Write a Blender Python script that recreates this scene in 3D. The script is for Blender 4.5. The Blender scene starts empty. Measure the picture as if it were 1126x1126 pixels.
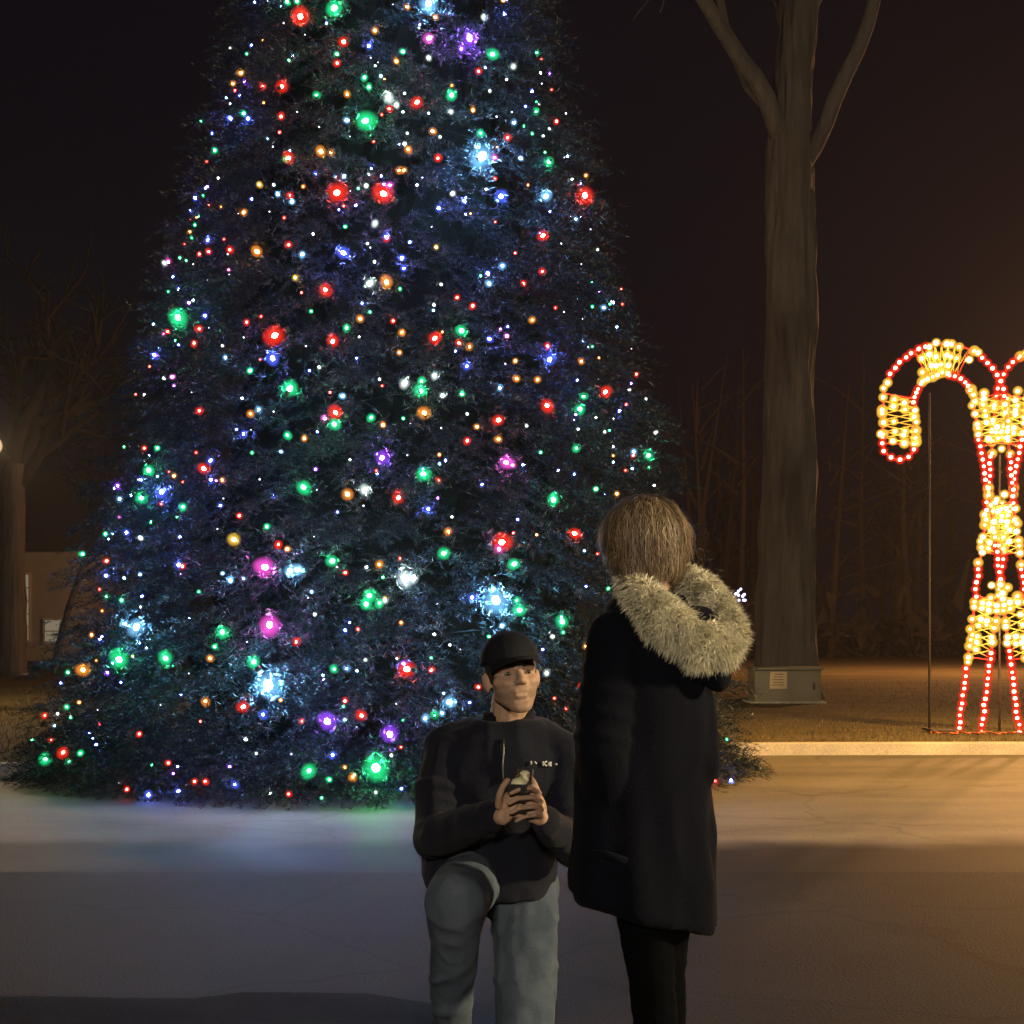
import bpy, bmesh, math, random
import numpy as np
from mathutils import Vector, Matrix, noise as mnoise

R = math.radians
rng = np.random.default_rng(7)
random.seed(7)
scene = bpy.context.scene
COL = scene.collection

# ------------------------------------------------------------------ camera
F, H, HZ = 1700.0, 1.25, 700.0          # focal in photo pixels, eye height, horizon row
cam = bpy.data.cameras.new("camera")
cam.sensor_width = 36.0
cam.lens = 36.0 * F / 1126.0
cam.shift_y = (HZ - 563.0) / 1126.0
cam.clip_end = 2000.0
cam_ob = bpy.data.objects.new("camera", cam)
cam_ob.location = (0, 0, H)
cam_ob.rotation_euler = (R(90), 0, 0)
COL.objects.link(cam_ob)
scene.camera = cam_ob


def P(x, y, d):
    """world point seen at photo pixel x, y at depth d"""
    return np.array([(x - 563.0) / F * d, d, H - (y - HZ) / F * d])


# ------------------------------------------------------------------ mesh helpers
class MB:
    def __init__(self):
        self.v, self.f, self.m, self.n = [], [], [], 0

    def add(self, verts, faces, mat=0):
        verts = np.asarray(verts, float).reshape(-1, 3)
        self.v.append(verts)
        for f in faces:
            self.f.append([i + self.n for i in f])
            self.m.append(mat)
        self.n += len(verts)

    def data(self, name, mats, smooth=True):
        me = bpy.data.meshes.new(name)
        vs = np.concatenate(self.v) if self.v else np.zeros((0, 3))
        me.from_pydata(vs.tolist(), [], self.f)
        for m in mats:
            me.materials.append(m)
        if len(mats) > 1:
            me.polygons.foreach_set("material_index", self.m)
        me.polygons.foreach_set("use_smooth", [smooth] * len(me.polygons))
        me.update()
        return me


def obj(name, data, parent=None):
    o = bpy.data.objects.new(name, data)
    COL.objects.link(o)
    if parent is not None:
        o.parent = parent
        o.matrix_parent_inverse = world_of(parent).inverted()
    return o


def world_of(o):
    m = o.matrix_basis.copy()
    if o.parent is not None:
        m = world_of(o.parent) @ o.matrix_parent_inverse @ m
    return m


def tag(o, label=None, cat=None, group=None, kind=None):
    if label: o["label"] = label
    if cat: o["category"] = cat
    if group: o["group"] = group
    if kind: o["kind"] = kind
    return o


def thing(name, label, cat, loc=(0, 0, 0), group=None):
    o = bpy.data.objects.new(name, None)
    o.empty_display_size = 0.1
    o.location = loc
    COL.objects.link(o)
    return tag(o, label, cat, group)


def build(name, mb, mats, parent=None, smooth=True):
    return obj(name, mb.data(name, mats if isinstance(mats, list) else [mats], smooth), parent)


def frame_of(a):
    a = a / (np.linalg.norm(a) + 1e-12)
    h = np.array([0, 0, 1.0]) if abs(a[2]) < 0.9 else np.array([1.0, 0, 0])
    u = np.cross(a, h); u /= np.linalg.norm(u)
    return a, u, np.cross(a, u)


def capsule(mb, p0, r0, p1, r1, n=14, k=4, mat=0):
    p0, p1 = np.asarray(p0, float), np.asarray(p1, float)
    a, u, w = frame_of(p1 - p0)
    rings = []
    for i in range(1, k + 1):
        t = math.pi / 2 * i / k
        rings.append((p0 - a * r0 * math.cos(t), r0 * math.sin(t)))
    for i in range(0, k):
        t = math.pi / 2 * i / k
        rings.append((p1 + a * r1 * math.sin(t), r1 * math.cos(t)))
    ang = np.arange(n) * 2 * math.pi / n
    ca, sa = np.cos(ang)[:, None], np.sin(ang)[:, None]
    vs = [p0 - a * r0]
    for c, r in rings:
        vs.extend(c + (u * ca + w * sa) * r)
    vs.append(p1 + a * r1)
    fs = []
    for j in range(n):
        fs.append((0, 1 + (j + 1) % n, 1 + j))
    for i in range(len(rings) - 1):
        b0, b1 = 1 + i * n, 1 + (i + 1) * n
        for j in range(n):
            fs.append((b0 + j, b0 + (j + 1) % n, b1 + (j + 1) % n, b1 + j))
    b = 1 + (len(rings) - 1) * n
    e = len(vs) - 1
    for j in range(n):
        fs.append((b + j, b + (j + 1) % n, e))
    mb.add(vs, fs, mat)


def chain(mb, pts, rs, mat=0, n=14):
    for i in range(len(pts) - 1):
        capsule(mb, pts[i], rs[i], pts[i + 1], rs[i + 1], n=n, mat=mat)


def ellipsoid(mb, c, A, B, C, n=20, k=12, mat=0):
    """A, B, C: scaled axis vectors"""
    c, A, B, C = [np.asarray(q, float) for q in (c, A, B, C)]
    vs = [c - C]
    for i in range(1, k):
        t = -math.pi / 2 + math.pi * i / k
        for j in range(n):
            g = 2 * math.pi * j / n
            vs.append(c + (A * math.cos(g) + B * math.sin(g)) * math.cos(t) + C * math.sin(t))
    vs.append(c + C)
    fs = [(0, 1 + (j + 1) % n, 1 + j) for j in range(n)]
    for i in range(k - 2):
        b0, b1 = 1 + i * n, 1 + (i + 1) * n
        fs += [(b0 + j, b0 + (j + 1) % n, b1 + (j + 1) % n, b1 + j) for j in range(n)]
    b = 1 + (k - 2) * n
    e = len(vs) - 1
    fs += [(b + j, b + (j + 1) % n, e) for j in range(n)]
    # keep the winding outward whatever the handedness of the axes
    if np.dot(np.cross(A, B), C) < 0:
        fs = [f[::-1] for f in fs]
    mb.add(vs, fs, mat)


def tube(mb, pts, rs, n=8, mat=0, caps=True):
    pts = np.asarray(pts, float)
    m = len(pts)
    rs = np.broadcast_to(rs, (m,))
    tan = np.gradient(pts, axis=0)
    _, u, w = frame_of(tan[0])
    vs = []
    ang = np.arange(n) * 2 * math.pi / n
    for i in range(m):
        t = tan[i] / (np.linalg.norm(tan[i]) + 1e-12)
        u = u - t * np.dot(u, t); u /= (np.linalg.norm(u) + 1e-12)
        w = np.cross(t, u)
        vs.append(pts[i] + (np.cos(ang)[:, None] * u + np.sin(ang)[:, None] * w) * rs[i])
    vs = np.concatenate(vs)
    fs = []
    for i in range(m - 1):
        for j in range(n):
            fs.append((i * n + j, i * n + (j + 1) % n, (i + 1) * n + (j + 1) % n, (i + 1) * n + j))
    if caps:
        fs.append(tuple(range(n))[::-1])
        fs.append(tuple((m - 1) * n + j for j in range(n)))
    mb.add(vs, fs, mat)


def box(mb, c, s, rot=None, mat=0, bev=0.0):
    c, s = np.asarray(c, float), np.asarray(s, float) / 2
    if bev > 0:
        bm = bmesh.new()
        bmesh.ops.create_cube(bm, size=2.0)
        for v in bm.verts:
            v.co = Vector((v.co.x * s[0], v.co.y * s[1], v.co.z * s[2]))
        bmesh.ops.bevel(bm, geom=list(bm.edges), offset=bev, segments=2, affect='EDGES', profile=0.5)
        bm.verts.index_update()
        vs = np.array([v.co[:] for v in bm.verts])
        fs = [[v.index for v in f.verts] for f in bm.faces]
        bm.free()
    else:
        vs = np.array([[x, y, z] for x in (-1, 1) for y in (-1, 1) for z in (-1, 1)]) * s
        fs = [(0, 1, 3, 2), (4, 6, 7, 5), (0, 4, 5, 1), (2, 3, 7, 6), (0, 2, 6, 4), (1, 5, 7, 3)]
    if rot is not None:
        vs = vs @ np.asarray(rot).T
    mb.add(vs + c, fs, mat)


def loft(mb, rings, mat=0):
    n = len(rings[0])
    vs = np.concatenate(rings)
    fs = []
    for i in range(len(rings) - 1):
        for j in range(n):
            fs.append((i * n + j, i * n + (j + 1) % n, (i + 1) * n + (j + 1) % n, (i + 1) * n + j))
    fs.append(tuple(range(n))[::-1])
    fs.append(tuple((len(rings) - 1) * n + j for j in range(n)))
    mb.add(vs, fs, mat)


def ring(c, a, b, n=40, fn=None):
    g = np.arange(n) * 2 * math.pi / n
    r = np.ones(n) if fn is None else fn(g)
    return c + np.outer(np.cos(g) * r, a) + np.outer(np.sin(g) * r, b)


def fuse(mb, voxel, smooth=4):
    """one continuous skin around all the pieces of mb; returns verts, faces"""
    me = mb.data("fuse", [], True)
    bm = bmesh.new(); bm.from_mesh(me)
    bmesh.ops.recalc_face_normals(bm, faces=bm.faces)
    bm.to_mesh(me); bm.free()
    o = bpy.data.objects.new("fuse", me)
    COL.objects.link(o)
    m = o.modifiers.new("r", 'REMESH'); m.mode = 'VOXEL'; m.voxel_size = voxel; m.use_smooth_shade = True
    if smooth:
        s = o.modifiers.new("s", 'SMOOTH'); s.factor = 0.5; s.iterations = smooth
    dg = bpy.context.evaluated_depsgraph_get()
    ev = o.evaluated_get(dg).to_mesh()
    vs = np.empty(len(ev.vertices) * 3); ev.vertices.foreach_get("co", vs)
    fs = [tuple(p.vertices) for p in ev.polygons]
    nm = np.empty(len(ev.vertices) * 3); ev.vertices.foreach_get("normal", nm)
    o.evaluated_get(dg).to_mesh_clear()
    bpy.data.objects.remove(o); bpy.data.meshes.remove(me)
    return vs.reshape(-1, 3), fs, nm.reshape(-1, 3)


def wrinkle(vs, nm, amp, sc, stretch=(1, 1, 1), seed=0.0):
    out = vs.copy()
    for i in range(len(vs)):
        p = vs[i]
        q = Vector((p[0] * sc * stretch[0] + seed, p[1] * sc * stretch[1], p[2] * sc * stretch[2]))
        h = mnoise.noise(q) + 0.5 * mnoise.noise(q * 2.3)
        h2 = 1 - abs(mnoise.noise(q * 1.3 + Vector((9, 3, 1)))) * 2
        out[i] = p + nm[i] * amp * (0.6 * h + 0.5 * h2)
    return out


# ------------------------------------------------------------------ materials
def new_mat(name):
    m = bpy.data.materials.new(name)
    m.use_nodes = True
    nt = m.node_tree
    nt.nodes.clear()
    out = nt.nodes.new("ShaderNodeOutputMaterial")
    return m, nt, out


def pbr(name, col, rough=0.7, var=None, vscale=8.0, bump=0.0, bscale=60.0, metal=0.0, stretch=(1, 1, 1), sheen=0.0,
        island=None, spec=0.5, detail=6.0, sss=0.0, bdist=0.02):
    m, nt, out = new_mat(name)
    b = nt.nodes.new("ShaderNodeBsdfPrincipled")
    b.inputs["Roughness"].default_value = rough
    b.inputs["Metallic"].default_value = metal
    b.inputs["Specular IOR Level"].default_value = spec
    b.inputs["Base Color"].default_value = (*col, 1)
    if sheen:
        b.inputs["Sheen Weight"].default_value = sheen
    if sss:
        b.inputs["Subsurface Weight"].default_value = sss
        b.inputs["Subsurface Radius"].default_value = (0.01, 0.004, 0.002)
    nt.links.new(b.outputs[0], out.inputs["Surface"])
    tc = nt.nodes.new("ShaderNodeTexCoord")
    mp = nt.nodes.new("ShaderNodeMapping")
    mp.inputs["Scale"].default_value = stretch
    nt.links.new(tc.outputs["Object"], mp.inputs["Vector"])
    if var is not None:
        nz = nt.nodes.new("ShaderNodeTexNoise")
        nz.inputs["Scale"].default_value = vscale
        nz.inputs["Detail"].default_value = detail
        nz.inputs["Roughness"].default_value = 0.65
        nt.links.new(mp.outputs[0], nz.inputs["Vector"])
        cr = nt.nodes.new("ShaderNodeValToRGB")
        cr.color_ramp.elements[0].position = 0.32
        cr.color_ramp.elements[0].color = (*col, 1)
        cr.color_ramp.elements[1].position = 0.68
        cr.color_ramp.elements[1].color = (*var, 1)
        nt.links.new(nz.outputs["Fac"], cr.inputs["Fac"])
        nt.links.new(cr.outputs[0], b.inputs["Base Color"])
    if island is not None:
        g = nt.nodes.new("ShaderNodeNewGeometry")
        cr = nt.nodes.new("ShaderNodeValToRGB")
        el = cr.color_ramp.elements
        for k, (pos, c) in enumerate(island):
            e = el[k] if k < 2 else el.new(pos)
            e.position = pos; e.color = (*c, 1)
        nt.links.new(g.outputs["Random Per Island"], cr.inputs["Fac"])
        nt.links.new(cr.outputs[0], b.inputs["Base Color"])
    if bump:
        nb = nt.nodes.new("ShaderNodeTexNoise")
        nb.inputs["Scale"].default_value = bscale
        nb.inputs["Detail"].default_value = 5
        nt.links.new(mp.outputs[0], nb.inputs["Vector"])
        bp = nt.nodes.new("ShaderNodeBump")
        bp.inputs["Strength"].default_value = bump
        bp.inputs["Distance"].default_value = bdist
        nt.links.new(nb.outputs["Fac"], bp.inputs["Height"])
        nt.links.new(bp.outputs[0], b.inputs["Normal"])
    return m


def emit(name, col, strength, sample=True):
    m, nt, out = new_mat(name)
    e = nt.nodes.new("ShaderNodeEmission")
    e.inputs["Color"].default_value = (*col, 1)
    e.inputs["Strength"].default_value = strength
    nt.links.new(e.outputs[0], out.inputs["Surface"])
    if not sample:
        m.cycles.emission_sampling = 'NONE'
    return m


def glow_shell(name, col, strength, power=1.6, top=0.9):
    """milky coloured bulb glass: densest through the middle of the bulb, thin at its rim"""
    m, nt, out = new_mat(name)
    e = nt.nodes.new("ShaderNodeEmission")
    e.inputs["Color"].default_value = (*col, 1)
    e.inputs["Strength"].default_value = strength
    t = nt.nodes.new("ShaderNodeBsdfTransparent")
    t.inputs["Color"].default_value = (1, 1, 1, 1)
    lw = nt.nodes.new("ShaderNodeLayerWeight"); lw.inputs["Blend"].default_value = 0.5
    sb = nt.nodes.new("ShaderNodeMath"); sb.operation = 'SUBTRACT'; sb.inputs[0].default_value = 1.0
    nt.links.new(lw.outputs["Facing"], sb.inputs[1])
    pw = nt.nodes.new("ShaderNodeMath"); pw.operation = 'POWER'; pw.inputs[1].default_value = power
    nt.links.new(sb.outputs[0], pw.inputs[0])
    ml_ = nt.nodes.new("ShaderNodeMath"); ml_.operation = 'MULTIPLY'; ml_.inputs[1].default_value = top
    nt.links.new(pw.outputs[0], ml_.inputs[0])
    mx = nt.nodes.new("ShaderNodeMixShader")
    nt.links.new(ml_.outputs[0], mx.inputs[0])
    nt.links.new(t.outputs[0], mx.inputs[1])
    nt.links.new(e.outputs[0], mx.inputs[2])
    nt.links.new(mx.outputs[0], out.inputs["Surface"])
    m.cycles.emission_sampling = 'NONE'
    return m


# ------------------------------------------------------------------ world: night sky
world = bpy.data.worlds.new("World")
scene.world = world
world.use_nodes = True
wt = world.node_tree
bg = wt.nodes["Background"]
tc = wt.nodes.new("ShaderNodeTexCoord")
sx = wt.nodes.new("ShaderNodeSeparateXYZ")
wt.links.new(tc.outputs["Generated"], sx.inputs[0])
cr = wt.nodes.new("ShaderNodeValToRGB")
cr.color_ramp.elements[0].position = 0.0
cr.color_ramp.elements[0].color = (0.0026, 0.0022, 0.0036, 1)
cr.color_ramp.elements[1].position = 0.35
cr.color_ramp.elements[1].color = (0.0008, 0.0009, 0.0032, 1)
wt.links.new(sx.outputs["Z"], cr.inputs["Fac"])
wt.links.new(cr.outputs[0], bg.inputs["Color"])
bg.inputs["Strength"].default_value = 1.0

# ------------------------------------------------------------------ ground
KERB = np.array([(60, 16.35), (12, 16.35), (6, 16.3), (2.6, 16.2), (0.6, 15.9), (-1.2, 15.35), (-2.8, 14.5), (-4.0, 13.75),
                 (-5.5, 13.2), (-9, 12.7), (-14, 12.5), (-60, 12.4)], float)
Q = []
for i in range(len(KERB) - 1):
    n = 10 if abs(KERB[i, 0] - KERB[i + 1, 0]) < 8 else 4
    for j in range(n):
        Q.append(KERB[i] + (KERB[i + 1] - KERB[i]) * j / n)
Q.append(KERB[-1])
Q = np.array(Q)
for _ in range(6):
    Q[1:-1] = 0.25 * Q[:-2] + 0.5 * Q[1:-1] + 0.25 * Q[2:]


def ground_mat(name, c0, c1, rough, scale, bump, bscale, cracks=0.0, fine=None, stretch=(1, 1, 1), crack_scale=0.35, spec=0.4):
    m, nt, out = new_mat(name)
    b = nt.nodes.new("ShaderNodeBsdfPrincipled")
    b.inputs["Specular IOR Level"].default_value = spec
    nt.links.new(b.outputs[0], out.inputs["Surface"])
    tc = nt.nodes.new("ShaderNodeTexCoord")
    mp = nt.nodes.new("ShaderNodeMapping"); mp.inputs["Scale"].default_value = stretch
    nt.links.new(tc.outputs["Object"], mp.inputs["Vector"])
    nz = nt.nodes.new("ShaderNodeTexNoise")
    nz.inputs["Scale"].default_value = scale; nz.inputs["Detail"].default_value = 8; nz.inputs["Roughness"].default_value = 0.6
    nt.links.new(mp.outputs[0], nz.inputs["Vector"])
    cr = nt.nodes.new("ShaderNodeValToRGB")
    cr.color_ramp.elements[0].position = 0.33; cr.color_ramp.elements[0].color = (*c0, 1)
    cr.color_ramp.elements[1].position = 0.66; cr.color_ramp.elements[1].color = (*c1, 1)
    nt.links.new(nz.outputs["Fac"], cr.inputs["Fac"])
    col = cr.outputs[0]
    n2 = nt.nodes.new("ShaderNodeTexNoise")
    n2.inputs["Scale"].default_value = bscale; n2.inputs["Detail"].default_value = 4
    nt.links.new(tc.outputs["Object"], n2.inputs["Vector"])
    mx = nt.nodes.new("ShaderNodeMixRGB"); mx.blend_type = 'OVERLAY'; mx.inputs[0].default_value = 0.55
    nt.links.new(col, mx.inputs[1]); nt.links.new(n2.outputs["Fac"], mx.inputs[2])
    col = mx.outputs[0]
    if cracks:
        vo = nt.nodes.new("ShaderNodeTexVoronoi"); vo.feature = 'DISTANCE_TO_EDGE'
        vo.inputs["Scale"].default_value = crack_scale
        n3 = nt.nodes.new("ShaderNodeTexNoise"); n3.inputs["Scale"].default_value = 1.5; n3.inputs["Detail"].default_value = 5
        nt.links.new(tc.outputs["Object"], n3.inputs["Vector"])
        ad = nt.nodes.new("ShaderNodeMixRGB"); ad.blend_type = 'ADD'; ad.inputs[0].default_value = 0.5
        nt.links.new(tc.outputs["Object"], ad.inputs[1]); nt.links.new(n3.outputs["Color"], ad.inputs[2])
        nt.links.new(ad.outputs[0], vo.inputs["Vector"])
        c2 = nt.nodes.new("ShaderNodeValToRGB")
        c2.color_ramp.elements[0].position = 0.0; c2.color_ramp.elements[0].color = (1 - cracks,) * 3 + (1,)
        c2.color_ramp.elements[1].position = 0.012; c2.color_ramp.elements[1].color = (1, 1, 1, 1)
        nt.links.new(vo.outputs["Distance"], c2.inputs["Fac"])
        m3 = nt.nodes.new("ShaderNodeMixRGB"); m3.blend_type = 'MULTIPLY'; m3.inputs[0].default_value = 1
        nt.links.new(col, m3.inputs[1]); nt.links.new(c2.outputs[0], m3.inputs[2])
        col = m3.outputs[0]
    nt.links.new(col, b.inputs["Base Color"])
    rr = nt.nodes.new("ShaderNodeMapRange")
    rr.inputs["To Min"].default_value = rough - 0.14; rr.inputs["To Max"].default_value = rough + 0.1
    nt.links.new(nz.outputs["Fac"], rr.inputs["Value"])
    nt.links.new(rr.outputs[0], b.inputs["Roughness"])
    bp = nt.nodes.new("ShaderNodeBump"); bp.inputs["Strength"].default_value = bump; bp.inputs["Distance"].default_value = 0.01
    nt.links.new(n2.outputs["Fac"], bp.inputs["Height"])
    nt.links.new(bp.outputs[0], b.inputs["Normal"])
    return m


M_road = ground_mat("asphalt", (0.0125, 0.0120, 0.0124), (0.0270, 0.0256, 0.0258), 0.80, 0.8, 0.55, 80, cracks=0.35, crack_scale=0.5, spec=0.07)
M_road_dark = ground_mat("asphalt_dark", (0.0040, 0.0039, 0.0046), (0.0085, 0.0083, 0.0094), 0.85, 1.5, 0.6, 120, spec=0.04)
M_pave = ground_mat("concrete", (0.085, 0.079, 0.066), (0.155, 0.143, 0.120), 0.72, 0.55, 0.35, 90, cracks=0.22, stretch=(0.6, 1.6, 1), spec=0.07)
M_kerb = ground_mat("kerb_concrete", (0.30, 0.28, 0.25), (0.42, 0.39, 0.34), 0.8, 2.0, 0.5, 60)
M_lawn = ground_mat("winter_lawn", (0.060, 0.052, 0.026), (0.125, 0.100, 0.050), 0.95, 0.35, 1.0, 40, stretch=(1, 2.2, 1), spec=0.1)
M_grass = pbr("dry_grass", (0.1, 0.08, 0.03), 0.9, island=[(0.0, (0.05, 0.052, 0.018)), (0.5, (0.11, 0.088, 0.036)), (1.0, (0.19, 0.145, 0.07))], spec=0.1)

mb = MB(); mb.add([(-300, -60, -0.03), (300, -60, -0.03), (300, 900, -0.03), (-300, 900, -0.03)], [(0, 1, 2, 3)])
tag(build("ground", mb, M_lawn), kind="structure")
mb = MB(); mb.add([(-60, -40, 0), (60, -40, 0), (60, 8.8, 0), (-60, 8.8, 0)], [(0, 1, 2, 3)])
tag(build("road", mb, M_road), kind="structure")
# darker strip of the road, ragged along its far edge
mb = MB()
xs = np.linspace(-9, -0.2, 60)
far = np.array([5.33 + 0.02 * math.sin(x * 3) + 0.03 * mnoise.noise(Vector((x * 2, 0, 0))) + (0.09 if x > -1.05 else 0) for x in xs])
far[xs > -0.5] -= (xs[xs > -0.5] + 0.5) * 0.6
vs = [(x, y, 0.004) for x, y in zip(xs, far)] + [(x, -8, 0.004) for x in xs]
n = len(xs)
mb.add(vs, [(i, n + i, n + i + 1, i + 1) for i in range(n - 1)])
tag(build("road_dark_strip", mb, M_road_dark), kind="structure")
# pavement of concrete bays from the road to the kerb
mb = MB()
nt = M_pave.node_tree
bs = [n for n in nt.nodes if n.type == 'BSDF_PRINCIPLED'][0]
src = bs.inputs["Base Color"].links[0].from_socket
tc = [n for n in nt.nodes if n.type == 'TEX_COORD'][0]
sp = nt.nodes.new("ShaderNodeSeparateXYZ"); nt.links.new(tc.outputs["Object"], sp.inputs[0])
nz = nt.nodes.new("ShaderNodeTexNoise"); nz.inputs["Scale"].default_value = 0.9; nz.inputs["Detail"].default_value = 6
nt.links.new(tc.outputs["Object"], nz.inputs["Vector"])
ma = nt.nodes.new("ShaderNodeMath"); ma.operation = 'MULTIPLY_ADD'; ma.inputs[1].default_value = 1.1
nt.links.new(nz.outputs["Fac"], ma.inputs[0]); nt.links.new(sp.outputs["Y"], ma.inputs[2])
mr = nt.nodes.new("ShaderNodeMapRange"); mr.interpolation_type = 'SMOOTHSTEP'
mr.inputs["From Min"].default_value = 9.5; mr.inputs["From Max"].default_value = 10.3
nt.links.new(ma.outputs[0], mr.inputs["Value"])
mx = nt.nodes.new("ShaderNodeMixRGB"); mx.inputs[1].default_value = (0.0165, 0.0157, 0.0158, 1)
nt.links.new(mr.outputs[0], mx.inputs[0]); nt.links.new(src, mx.inputs[2]); nt.links.new(mx.outputs[0], bs.inputs["Base Color"])
vs, fs = [], []
for q in Q:
    vs += [(q[0], 8.2, 0.0006), (q[0], 8.85, 0.006), (q[0], q[1], 0.006)]
for i in range(len(Q) - 1):
    fs.append((3 * i, 3 * i + 1, 3 * i + 4, 3 * i + 3)); fs.append((3 * i + 1, 3 * i + 2, 3 * i + 5, 3 * i + 4))
mb.add(vs, fs)
tag(build("pavement", mb, M_pave), kind="structure")
M_joint = pbr("joint_tar", (0.03, 0.027, 0.025), 0.8)
mb = MB()
for (x0, x1, y) in ((3.6, 40, 10.22), (1.6, 40, 13.7), (-40, -39, 10.6)):
    xs = np.linspace(x0, x1, 120)
    for i in range(119):
        w = 0.02 + 0.018 * mnoise.noise(Vector((xs[i] * 1.3, y, 0)))
        ya = y + 0.035 * mnoise.noise(Vector((xs[i] * 0.9, y, 3)))
        yb = y + 0.035 * mnoise.noise(Vector((xs[i + 1] * 0.9, y, 3)))
        if (y > 13 or x0 < 0) and mnoise.noise(Vector((xs[i] * 0.5, 5, 3))) < 0.05: continue
        mb.add([(xs[i], ya - w, 0.010), (xs[i + 1], yb - w, 0.010), (xs[i + 1], yb + w, 0.010), (xs[i], ya + w, 0.010)], [(0, 1, 2, 3)])
tag(build("pavement_joints", mb, M_joint), kind="structure")
# kerb
mb = MB()
prof = [(0.0, 0.0), (0.015, 0.12), (0.03, 0.135), (0.15, 0.135), (0.165, 0.10)]
T = np.gradient(Q, axis=0); T /= np.linalg.norm(T, axis=1)[:, None]
N2 = np.stack([T[:, 1], -T[:, 0]], 1)
N2[N2[:, 1] < 0] *= -1
vs, fs = [], []
for i, q in enumerate(Q):
    for a, z in prof:
        vs.append((q[0] + N2[i, 0] * a, q[1] + N2[i, 1] * a, z))
k = len(prof)
for i in range(len(Q) - 1):
    for j in range(k - 1):
        fs.append((i * k + j, (i + 1) * k + j, (i + 1) * k + j + 1, i * k + j + 1))
mb.add(vs, fs)
tag(build("kerb", mb, M_kerb, smooth=False), kind="structure")
# lawn behind the kerb
mb = MB()
vs, fs = [], []
rows = [0.155, 1.0, 3, 7, 14, 30, 70, 200, 700]
for i, q in enumerate(Q):
    for a in rows:
        vs.append((q[0], q[1] + a if a > 0.2 else q[1] + N2[i, 1] * a, 0.12 + (0 if a < 2 else 0.03 * mnoise.noise(Vector((q[0] * 0.1, a * 0.2, 0))))))
k = len(rows)
for i in range(len(Q) - 1):
    for j in range(k - 1):
        fs.append((i * k + j, (i + 1) * k + j, (i + 1) * k + j + 1, i * k + j + 1))
mb.add(vs, fs)
tag(build("lawn", mb, M_lawn), kind="structure")


def lawn_edge(x):
    return np.interp(x, Q[::-1, 0], Q[::-1, 1])


# grass blades, near part of the lawn
ng = 52000
gx = rng.uniform(-11, 11, ng)
gd = rng.beta(1.0, 2.4, ng) * 26 + 0.14
gy = lawn_edge(gx) + gd
vis = np.abs(gx / gy) < 0.36
gx, gy = gx[vis], gy[vis]; ng = len(gx)
hh = rng.uniform(0.02, 0.06, ng); th = rng.uniform(0, 2 * math.pi, ng); ww = rng.uniform(0.004, 0.008, ng)
lx, ly = rng.normal(0, 0.022, ng), rng.normal(0, 0.022, ng)
vs = np.empty((ng, 3, 3))
vs[:, 0] = np.stack([gx - np.cos(th) * ww, gy - np.sin(th) * ww, np.full(ng, 0.105)], 1)
vs[:, 1] = np.stack([gx + np.cos(th) * ww, gy + np.sin(th) * ww, np.full(ng, 0.105)], 1)
vs[:, 2] = np.stack([gx + lx, gy + ly, 0.12 + hh], 1)
mb = MB(); mb.add(vs.reshape(-1, 3), np.arange(ng * 3).reshape(-1, 3).tolist())
tag(build("grass", mb, M_grass, smooth=False), "short brown winter grass on the lawn behind the kerb", "grass", kind="stuff")

# ------------------------------------------------------------------ christmas tree
TC = np.array([(432 - 563) / F * 14.4, 14.4])
ZT, RB = 12.55, 3.20


def tree_r(z):
    return RB * (1 - z / ZT)


M_needle = pbr("fir_needles", (0.03, 0.06, 0.03), 0.5, island=[(0.0, (0.003, 0.0075, 0.011)), (0.6, (0.006, 0.014, 0.019)), (0.95, (0.015, 0.028, 0.034)), (1.0, (0.20, 0.25, 0.26))], spec=0.22)  # the few palest needles are glints painted into the colour
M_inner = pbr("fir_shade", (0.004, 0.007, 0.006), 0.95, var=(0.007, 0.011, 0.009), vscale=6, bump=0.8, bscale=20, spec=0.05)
M_bark = pbr("bark", (0.055, 0.042, 0.032), 0.9, var=(0.11, 0.088, 0.068), vscale=5, bump=0.9, bscale=14, stretch=(1, 1, 0.18), bdist=0.04)

tree = thing("christmas_tree", "tall cone shaped fir tree covered in coloured lights behind the couple", "tree", (TC[0], TC[1], 0))
mb = MB()
zz = np.linspace(0, ZT - 0.3, 12)
tube(mb, [(TC[0], TC[1], z) for z in zz], 0.22 * (1 - zz / ZT) + 0.01, n=14)
build("trunk", mb, M_bark, tree)

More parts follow.
